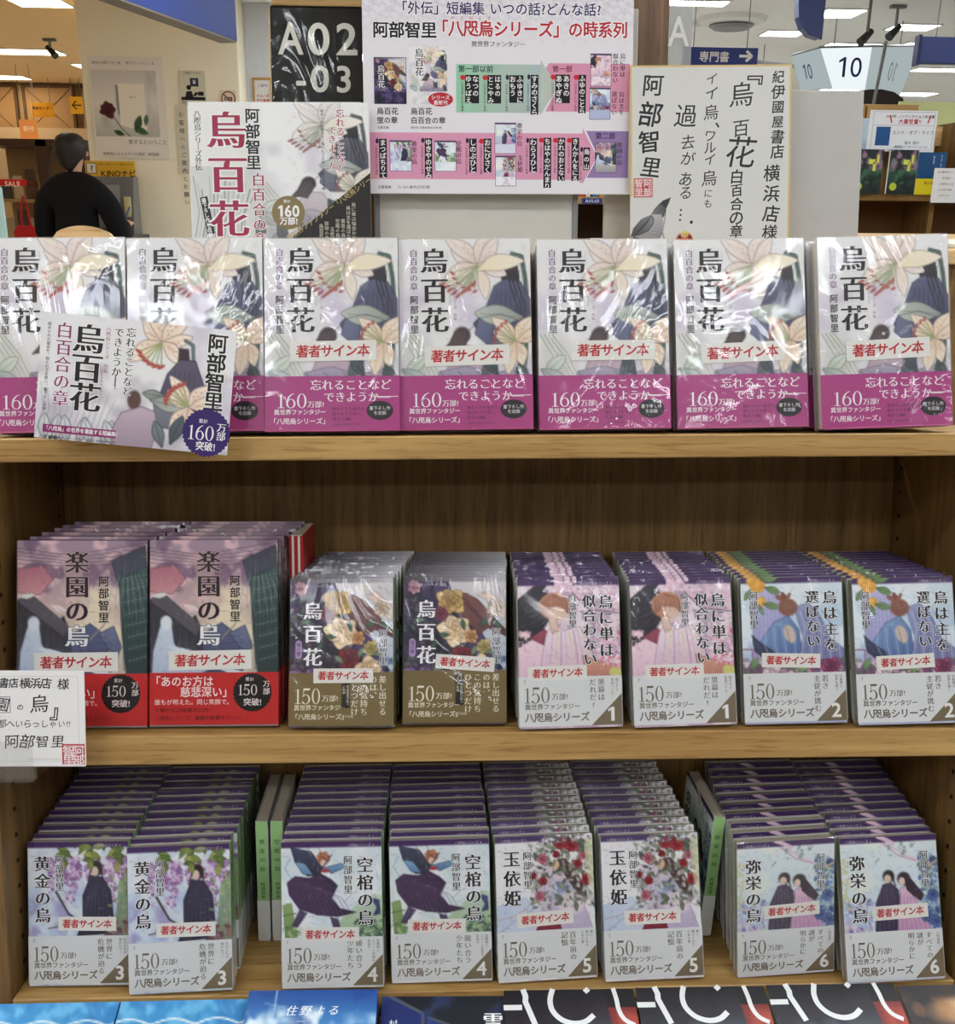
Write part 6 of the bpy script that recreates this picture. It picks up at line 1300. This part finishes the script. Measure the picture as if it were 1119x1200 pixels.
for s, el, wrist, palm in ((1, (.265, .07, 1.17), (.205, .29, 1.21), (.185, .36, 1.22)), (-1, (-.255, .03, 1.14), (-.205, .22, 1.10), (-.18, .29, 1.12))):
    e = chain(2, [(s*.150, .005, 1.40), el, wrist, palm], [.045, .034, .025, .034])
    d = (Vector(palm)-Vector(wrist)).normalized(); sd = Vector((1, 0, 0))
    for k, (off, L) in enumerate(((-.026, .062), (-.009, .072), (.009, .068), (.026, .052))):
        b = Vector(palm)+d*.025+sd*off; chain(e, [tuple(b), tuple(b+d*L*.5+Vector((0, 0, -.004))), tuple(b+d*L+Vector((0, 0, -.018)))], [.010, .0085, .007])
    b = Vector(palm)-sd*s*.032; chain(e, [tuple(b), tuple(b+d*.03-sd*s*.02)], [.010, .008])
for s in (1, -1): chain(0, [(s*.09, 0, .90), (s*.10, .02, .50), (s*.10, -.01, .10), (s*.10, .10, .045), (s*.10, .17, .04)], [.085, .058, .040, .036, .028])
skin('body', P, E, R, M_SKIN, per)
jp = [(0, 0, .90), (0, 0, 1.12), (0, .005, 1.33), (0, .012, 1.43), (0, .020, 1.520)]; je = [(0, 1), (1, 2), (2, 3), (3, 4)]; jr = [(.180, .135), (.165, .125), (.180, .120), (.130, .095), (.062, .060)]
for s, el, wrist in ((1, (.265, .07, 1.17), (.205, .275, 1.21)), (-1, (-.255, .03, 1.14), (-.205, .205, 1.10))):
    n = len(jp); jp += [(s*.150, .005, 1.405), (s*.222, .02, 1.32), el, wrist]; je += [(3, n), (n, n+1), (n+1, n+2), (n+2, n+3)]; jr += [.085, .085, .070, .046]
skin('jacket', jp, je, jr, M_BLK, per)
tp = [(0, 0, .93)]; te = []; tr = [(.155, .115)]
for s in (1, -1):
    n = len(tp); tp += [(s*.09, 0, .86), (s*.10, .02, .50), (s*.10, -.01, .12)]; te += [(0, n), (n, n+1), (n+1, n+2)]; tr += [.105, .078, .062]
skin('trousers', tp, te, tr, M_BLK, per)
hv, hf = [], []; NR, NS = 16, 28
for a in range(NR+1):
    th = PI*a/NR
    for k in range(NS):
        ph = 2*PI*k/NS; back = max(0, -math.sin(ph)); r_h = 1+.05*math.sin(5*ph+2*a)*math.sin(th)+.03*math.sin(11*ph+a)
        dz = math.cos(th); low = dz < 0
        hv.append((.104*math.sin(th)**.8*math.cos(ph)*r_h, .012+.118*math.sin(th)**.8*math.sin(ph)*r_h*(1 if not (low and math.sin(ph) > .2) else .55), 1.636+dz*(.094 if not low else .070+.060*back)))
for a in range(NR):
    for k in range(NS): hf.append((a*NS+k, (a+1)*NS+k, (a+1)*NS+(k+1) % NS, a*NS+(k+1) % NS))
mesh('hair', hv, hf, M_HAIR, per, True)
per.scale = (.88, .92, 1)
for s in (1, -1):
    skin('shoe', [(s*.10, -.03, .045), (s*.10, .08, .042), (s*.10, .19, .036)], [(0, 1), (1, 2)], [.048, .046, .036], M_BLACKP, per)
    skin('ear', [(s*.088, .045, 1.60), (s*.092, .04, 1.63)], [(0, 1)], [.012, .016], M_SKIN, per)
    e = MB().tube([(s*.03, .130, 1.628), (s*.03, .138, 1.628)], [.010, .006], 10).build('eye', plain('eye_dark', (30, 24, 22), .3), per)
skin('nose', [(0, .128, 1.615), (0, .146, 1.588)], [(0, 1)], [.009, .013], M_SKIN, per); skin('mouth', [(-.02, .126, 1.562), (0, .133, 1.562), (.02, .126, 1.562)], [(0, 1), (1, 2)], [.005, .007, .005], plain('lips', (160, 90, 84), .5), per)
# beige rounded board behind the left books
o = MB().prism([(-.031+.062*i/14, .0+(.012*math.sin(PI*min(1, (i/14)*1.0))**.5)) for i in range(15)]+[(.031, -.20), (-.031, -.20)], 0, .012).build('rounded_board', M_LIGHTWOOD); tag(o, 'small beige round-topped wooden board just behind the left lily books', 'board')
o.matrix_world = CASE @ Matrix.Translation((-.3740, .140, .1870))
for v in o.data.vertices:
    if v.co.z < -.1: v.co.z = 0.0002
    else: v.co.z += .013

# ------------------------------------------------------------------ shop behind the display, right
# neighbouring low bookcase whose pale top shows just above the books, with sheets on it
r = empty('low_bookcase', (1.75, 1.9, 0)); tag(r, 'pale-topped low bookcase just behind the display, at the right', 'bookcase')
bx('top', M_LIGHTWOOD, r, -1.05, 1.3, -.85, .9, 1.235, 1.262, b=.003); bx('carcass', M_OAKZ, r, -1.03, 1.28, -.83, .88, 0, 1.235)
for i, (x, y, rz_, t_) in enumerate(((1.18, 1.35, 12, (214, 212, 206)), (1.62, 1.75, -20, (206, 178, 128)), (2.05, 1.95, 8, (220, 218, 212)))):
    o = MB().box(-.13, .13, -.18, .18, 0, .010, b=.002).build('paper_pad', plain('pad', t_, .5)); o.location = (x, y, 1.2622); o.rotation_euler[2] = rad(rz_)
    tag(o, ('white pad lying nearest on the pale bookcase top', 'tan pad lying in the middle of the pale bookcase top', 'white pad lying rightmost on the pale bookcase top')[i], 'pad', 'pads on the low bookcase')
# bookshelf with face-out books
r = empty('rear_bookshelf', (2.5, 4.0, 0)); tag(r, 'brown bookshelf at the right with dark green books face out', 'bookcase')
SB = MB().box(-.62, .75, 0, .30, 1.393, 1.421, b=.002).build('shelf', M_OAKX, r); bx('shelf', M_OAKX, r, -.62, .75, .0, .30, 1.02, 1.05); bx('shelf', M_OAKX, r, -.62, .75, 0, .30, .5, .53)
bx('back_board', plain('shelf_back', (112, 80, 46), .6), r, -.62, .75, .30, .315, 0, 1.42); bx('side_panel', M_OAKZ, r, -.645, -.62, 0, .315, 0, 1.42); bx('divider', M_OAKZ, r, -.10, -.075, .02, .30, .53, 1.393); bx('side_panel', M_OAKZ, r, .0+.02, .045, 0, .30, 1.421, 1.76)
bx('rear_rail', M_LIGHTWOOD, r, -.62, .9, .24, .28, 1.66, 1.75); bx('side_shelf', M_OAKX, r, .045, .5, 0, .28, 1.60, 1.62)
def facebook(name, label, x, y, z, W, H, fn, rz=0, group=None, T=.02):
    p = Pr(W, H, 2e-4); fn(p); r = empty(name, (x, y, z), rad(rz)); tag(r, label, 'book', group); bx('page_block', M_PAGEW, r, -W/2+.002, W/2-.002, .001, T, .001, H-.002)
    p.build('front_cover', M_COAT, r); bx('back_cover', plain('cover_dark', (40, 52, 50), .4), r, -W/2, W/2, T, T+.001, 0, H); return r
def green(p):
    c = Cv(26, 40, (40, 62, 54)); c.grad([(0, (90, 76, 96)), (.3, (110, 130, 116)), (.5, (44, 74, 60)), (1, (28, 40, 40))]); c.wash((150, 110, 140), 4, .45, .6, .9, 131, 0, .5); c.wash((26, 34, 34), 4, .5, .6, .9, 132); c.wash((60, 110, 80), 4, .5, .62, .8, 133, .4, .8)
    p.canvas(c); p.rect(.50, .22, .72, .33, (206, 210, 80), 2); p.rect(.66, .28, .76, .48, (206, 210, 80), 2); p.rect(.78, .12, .86, .30, (206, 210, 80), 2); p.ell(.22, .83, .13, (176, 188, 60), 2)
facebook('dark_green_book', 'dark green illustrated book, left copy, partly behind the blank board', 2.045, 3.95, 1.4215, .135, .20, green, group='dark green books on the rear shelf')
facebook('dark_green_book', 'dark green illustrated book, right copy, beside the blue book', 2.212, 3.95, 1.4215, .135, .20, green, group='dark green books on the rear shelf')
def blue(p): p.rect(0, 0, 1, 1, (28, 74, 120), 0); p.rect(0, .62, 1, 1, (226, 206, 40), 1); p.text('エンド・オブ・ライフ', .82, .06, .07, WO, 'm', 2, vert=True, res=1); p.text('佐々涼子', .55, .08, .07, WO, 'm', 2, vert=True, res=1); p.text('命の閉じ方', .3, .68, .12, (150, 60, 30), 'gb', 2, res=1)
facebook('blue_cover_book', 'blue book with a yellow band below the award card', 2.362, 3.975, 1.4215, .137, .192, blue)
p = Pr(.325, .182, 3e-4); p.rect(0, 0, 1, 1, (216, 220, 224), 0); p.frame(.06, .04, .97, .96, .004, (90, 96, 110), 1); p.line([(.06, .36), (.97, .36)], .004, (90, 96, 110), 1)
p.text('2020年 ノンフィクション本大賞', .60, .10, .050, (90, 60, 40), 'gb', 2, align='c', res=1); p.text('大賞受賞!!', .60, .20, .075, (184, 44, 50), 'gb', 2, align='c', res=1); p.rect(.12, .40, .33, .86, (30, 80, 132), 2); p.text('エンド・オブ・ライフ', .67, .48, .062, DKK, 'g', 2, align='c', res=1); p.text('佐々 涼子', .67, .74, .05, DKK, 'g', 2, align='c', res=1); p.text('(集英社インターナショナル)', .66, .85, .040, DKK, 'g', 2, align='c', res=1); p.line([(.30, .12), (.33, .30)], .02, (206, 60, 60), 2); p.line([(.90, .12), (.87, .30)], .02, (206, 60, 60), 2)
wallprint('award_card', 'large white award card above the blue book', 'card', p, (2.206, 3.999, 1.6165), .0008)
p = Pr(.125, .155, 3e-4); p.rect(0, 0, 1, 1, (222, 222, 220), 0)
for i, t in enumerate(('あの戦争をもう一度', '読み直す', 'いま読みたい本', '心に残る言葉', 'ぜひどうぞ')): p.text(t, .5, .08+.17*i, .085, (50, 46, 50), 'h', 2, align='c', res=1)
wallprint('shelf_card', 'small white handwritten card clipped to the rear shelf edge', 'card', p, (2.405, 3.90, 1.385), .003, rz=0)
o = MB().box(-.06, .06, 0, .012, 0, .16, b=.001).build('pale_blue_booklet', plain('booklet', (186, 204, 220), .5)); o.location = (2.09, 4.10, 1.61); tag(o, 'pale blue booklet left of the award card', 'booklet')
rr_ = empty('booklet_rest', (2.09, 4.10, 1.4212)); tag(rr_, 'dark book standing under the pale blue booklet', 'book'); MB().box(-.055, .055, 0, .03, 0, .188, b=.001).build('cover', plain('dark_book', (44, 46, 52), .5), rr_)
for i, (x0, x1, t_) in enumerate(((2.0, 2.16, (196, 156, 100)), (2.17, 2.43, (204, 166, 110)))):
    o = bx('carton', plain('carton', t_, .7), None, x0, x1, 4.34, 4.42, 1.7602, 1.858, b=.003); tag(o, ('small tan wooden block left, behind the award card', 'wide tan wooden block above the award card')[i], 'block', 'tan blocks behind the award card')
bl = bx('yellow_green_panel', plain('lime', (206, 212, 150), .6), None, 2.445, 2.95, 4.60, 4.62, 0, 1.90); tag(bl, 'pale lime panel at the right edge above the award card', 'panel')
ty = bx('tall_case', M_OAKZ, None, 2.0, 2.44, 4.335, 4.60, 0, 1.76, b=.004); tag(ty, 'plain brown case carrying the tan blocks behind the award card', 'case')
# bookshelf glimpsed through the gap
r = empty('gap_bookshelf', (.385, 1.62, 0)); tag(r, 'dark bookshelf glimpsed through the gap beside the white panel', 'bookcase')
bx('back_board', plain('gap_brown', (70, 50, 32), .6), r, -.22, .22, .22, .24, 0, 1.60); bx('shelf', M_OAKX, r, -.22, .22, 0, .22, 1.345, 1.362); bx('shelf', M_OAKX, r, -.22, .22, 0, .22, 1.19, 1.21); bx('side_panel', M_OAKZ, r, -.24, -.22, 0, .24, 0, 1.60); bx('side_panel', M_OAKZ, r, .22, .24, 0, .24, 0, 1.60)
for i, (cc, wd) in enumerate((((36, 92, 150), .016), ((190, 54, 44), .014), ((220, 216, 206), .012), ((40, 120, 160), .016), ((214, 150, 50), .012), ((186, 40, 50), .012))):
    o = MB().box(0, wd, 0, .14, 0, .13+.008*(i % 3), b=.0008).build('spine_book', plain('spine', cc, .5)); o.location = (.335+.0172*i, 1.625, 1.3622); tag(o, f'{ORD[i] if i else "first"} coloured spine from the left on the shelf in the gap', 'book', 'spines in the gap')
simplesign('shelf_label', 'small navy shelf label reading A01-03 in the gap', 'label', .050, .013, (.385, 1.617, 1.3455), (40, 56, 120), [('A01-03', .5, .05, .22, (220, 222, 230))], 2e-4, .002)
simplesign('small_price_card', 'small white card with large black characters at the bottom of the gap', 'card', .045, .034, (.405, 1.60, 1.2302), (226, 222, 218), [('下ろ', .5, .12, .40, IK)], 2e-4, .002)
o = bx('white_box', M_WHITE, None, -.012, .012, 0, .02, 0, .030, b=.001); o.location = (.362, 1.60, 1.2102); tag(o, 'small white box beside the white card in the gap', 'box')
o = bx('card_stand', M_WHITE, None, -.02, .02, 0, .012, 0, .0195, b=.001); o.location = (.405, 1.602, 1.2105); tag(o, 'white foot under the card in the gap', 'stand')

# hanging number drum: three lit panels reading 10
r = empty('number_lamp', (0, 0, 0)); tag(r, 'lit white hanging sign with navy number 10 on its faces', 'sign')
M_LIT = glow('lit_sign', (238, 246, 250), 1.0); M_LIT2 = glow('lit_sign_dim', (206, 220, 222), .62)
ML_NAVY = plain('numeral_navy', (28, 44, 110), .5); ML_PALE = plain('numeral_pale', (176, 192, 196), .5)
def litface(tl, tr, br, bl_, mat, txt, tm, mir=False, name='lit_face', sc=.46):
    a, b, c_, d = map(Vector, (tl, tr, br, bl_)); n = (b-a).cross(d-a).normalized(); n = -n if n.dot(Vector((0, -.934, 1.329))-(a+c_)/2) < 0 else n
    t = -n*.01; mesh(name, [a, b, c_, d, a+t, b+t, c_+t, d+t], [(3, 2, 1, 0), (4, 5, 6, 7), (0, 1, 5, 4), (1, 2, 6, 5), (2, 3, 7, 6), (3, 0, 4, 7)], mat, r)
    v_, f_ = [], []; w2 = .62
    x = 0
    for ch in txt:
        gv, gf, ad = glyph(ch, (0, 0), 4)
        k = len(v_); v_ += [(q[0]+x+.18*q[1], q[1]) for q in gv]; f_ += [tuple(i+k for i in f) for f in gf]; x += ad*1.05
    cx = x/2
    e = (a-d).length*sc/.7; o_ = (a+b+c_+d)/4; rx = ((b-a).normalized()+(c_-d).normalized()).normalized(); uz = ((a-d).normalized()+(b-c_).normalized()).normalized()
    ww = min(1, (b-a).length*.52/(x*e))
    pts = [o_+n*.022+rx*((px_-cx)*e*ww*(-1 if mir else 1))+uz*((py_-.36)*e) for px_, py_ in v_]
    mesh('numeral', pts, f_, tm, r)
litface((2.497, 6.0, 2.359), (2.833, 6.0, 2.372), (2.790, 5.93, 2.105), (2.581, 5.93, 2.105), M_LIT, '10', ML_NAVY)
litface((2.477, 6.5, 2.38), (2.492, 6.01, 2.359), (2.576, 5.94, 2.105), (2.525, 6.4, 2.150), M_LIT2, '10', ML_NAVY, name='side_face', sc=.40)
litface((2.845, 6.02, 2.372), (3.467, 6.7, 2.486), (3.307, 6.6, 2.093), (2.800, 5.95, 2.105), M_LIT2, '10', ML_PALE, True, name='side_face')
MB().tube([(2.49, 6.0, 2.362), (2.84, 6.0, 2.375), (3.47, 6.7, 2.49)], .008, 6).tube([(2.49, 6.0, 2.362), (2.475, 6.5, 2.383)], .008, 6).build('rim', M_GREY, r)
MB().tube([(2.6, 6.05, 2.37), (2.6, 6.05, CZ)], .004, 6).tube([(3.2, 6.42, 2.44), (3.2, 6.42, CZ)], .004, 6).build('hanger', M_GREY, r)
NAVY = plain('navy', (36, 52, 104), .35, .4)
r = empty('curved_blue_sign', (1.44, 3.2, 0)); tag(r, 'dark navy curved hanging sign cut by the top edge', 'sign')
MB().prism([(-.056, 2.30), (-.056, 2.10), (-.050, 2.05), (-.030, 2.01), (.0, 1.985), (.040, 1.975), (.048, 1.99), (.048, 2.30)], 0, .05).build('sign_body', NAVY, r); MB().tube([(.050, .02, 1.975), (.050, .02, 2.30)], .006, 8).build('edge_tube', NAVY, r); MB().box(-.01, .01, .02, .03, 2.3, CZ).build('hanger', M_GREY, r)
r = empty('navy_sign', (2.36, 4.0, 0)); tag(r, 'navy hanging sign at the right edge', 'sign'); MB().box(-.115, .35, 0, .04, 2.003, 2.118, b=.004).build('sign_body', NAVY, r); bx('end_cap', plain('cap_navy', (24, 36, 78), .4), r, -.128, -.115, -.004, .044, 1.995, 2.125); MB().tube([(-.04, .02, 2.118), (-.04, .02, CZ)], .003, 6).tube([(.3, .02, 2.118), (.3, .02, CZ)], .003, 6).build('hanger', M_GREY, r)
p = Pr(.42, .19, 4e-4); p.rect(0, 0, 1, 1, (34, 52, 120), 0); p.rect(.0, .485, 1, .495, (180, 190, 220), 1); p.text('専門書', .42, .10, .135, WO, 'gb', 2, align='c'); p.text('図書カード', .45, .56, .105, WO, 'gb', 2, align='c')
for v0 in (.06, .55): p.line([(.76, v0+.16), (.92, v0+.16)], .035, WO, 2); p.line([(.92, v0+.16), (.85, v0+.03)], .035, WO, 3); p.line([(.92, v0+.16), (.85, v0+.29)], .035, WO, 4)
o = wallprint('direction_sign', 'navy direction sign with white arrows above the autograph board', 'sign', p, (1.575, 5.0, 2.012), .03, M_COAT, edge=(30, 44, 96))
MB().tube([(-.15, .015, .188), (-.15, .015, .588)], .003, 6).tube([(.15, .015, .188), (.15, .015, .588)], .003, 6).build('hanger', M_GREY, o)
def spot(label, x, y, z, dz, ax_, group='ceiling spotlights'):
    r = empty('spotlight', (x, y, CZ)); tag(r, label, 'spotlight', group); MB().box(-.05, .05, -.02, .02, -.02, 0, b=.003).build('base', M_GREY, r); MB().tube([(0, 0, -.02), (0, 0, -dz)], .010, 8).build('stem', M_GREY, r)
    MB().tube([(-.045*ax_, -.02, -dz-.05), (.03*ax_, .02, -dz+.02)], [.028, .020], 14).build('lamp_head', M_BLACKP, r)
spot('black spotlight hanging left of the navy sign, top right', 2.93, 5.9, 2.35, .14, 1); spot('dark spotlight in front of the number 10 sign', 2.63, 5.6, 2.3, .22, 1)
spot('small spotlight on the warm ceiling beside the white pillar', -3.10, 7.9, 2.5, .08, -1)
r = empty('sign_post', (2.55, 5.2, 0)); tag(r, 'thin grey post in front of the number 10 sign', 'post'); MB().tube([(0, 0, 0), (0, 0, 1.9), (.035, 0, 2.28)], .010, 8).build('pole', M_GREY, r); MB().tube([(0, 0, 0), (0, 0, .015)], .15, 24).build('foot', M_GREY, r)
o = MB().prism([(-.14, 0), (-.14, .075), (-.08, .088), (0, .09), (.08, .075), (.14, .04), (.15, 0)], 0, .2).build('domed_case', plain('dome_brown', (44, 34, 28), .4)); o.location = (2.72, 5.5, 1.97); tag(o, 'dark domed case below the number 10 sign', 'case')
o = bx('tall_cabinet', plain('cabinet_cream', (206, 200, 186), .6), None, 2.50, 3.0, 5.45, 5.95, 0, 1.9699, b=.005); tag(o, 'pale cabinet under the dark domed case, mostly hidden', 'cabinet')
r = empty('ceiling_vent', (2.02, 6.45, CZ)); tag(r, 'round ceiling air vent left of the ceiling lights', 'vent'); MB().tube([(0, 0, 0), (0, 0, -.03), (0, 0, -.05)], [.24, .22, .10], 32).build('outer_cone', M_RIM, r); MB().tube([(0, 0, -.052), (0, 0, -.07)], [.15, .12], 28).build('inner_disc', M_GREY, r)
r = empty('smoke_detector', (1.82, 6.6, CZ)); tag(r, 'small round detector on the ceiling near the clear panel', 'detector'); MB().tube([(0, 0, 0), (0, 0, -.02), (0, 0, -.035)], [.065, .055, .03], 20).build('housing', M_RIM, r)
o = MB().box(-.01, .01, -.9, .9, -.02, 0).build('cable_tray', M_GREY); o.location = (3.3, 7.9, CZ-.12); o.rotation_euler = (0, 0, rad(-62)); 
o['label'] = 'thin dark rail under the ceiling at the right'; o['category'] = 'rail'
MB().tube([(0, -.8, 0), (0, -.8, .12)], .004, 6).tube([(0, .8, 0), (0, .8, .12)], .004, 6).build('hanger', M_GREY, o)
# letter on the clear panel
v_, f_, _ = glyph('A', (.01, .0099), 3)
mesh('letter', [((q[0]-.42)*.034, -.0012, .232+q[1]*.044) for q in v_], f_, plain('letter_pale', (206, 206, 202), .5), ac_)
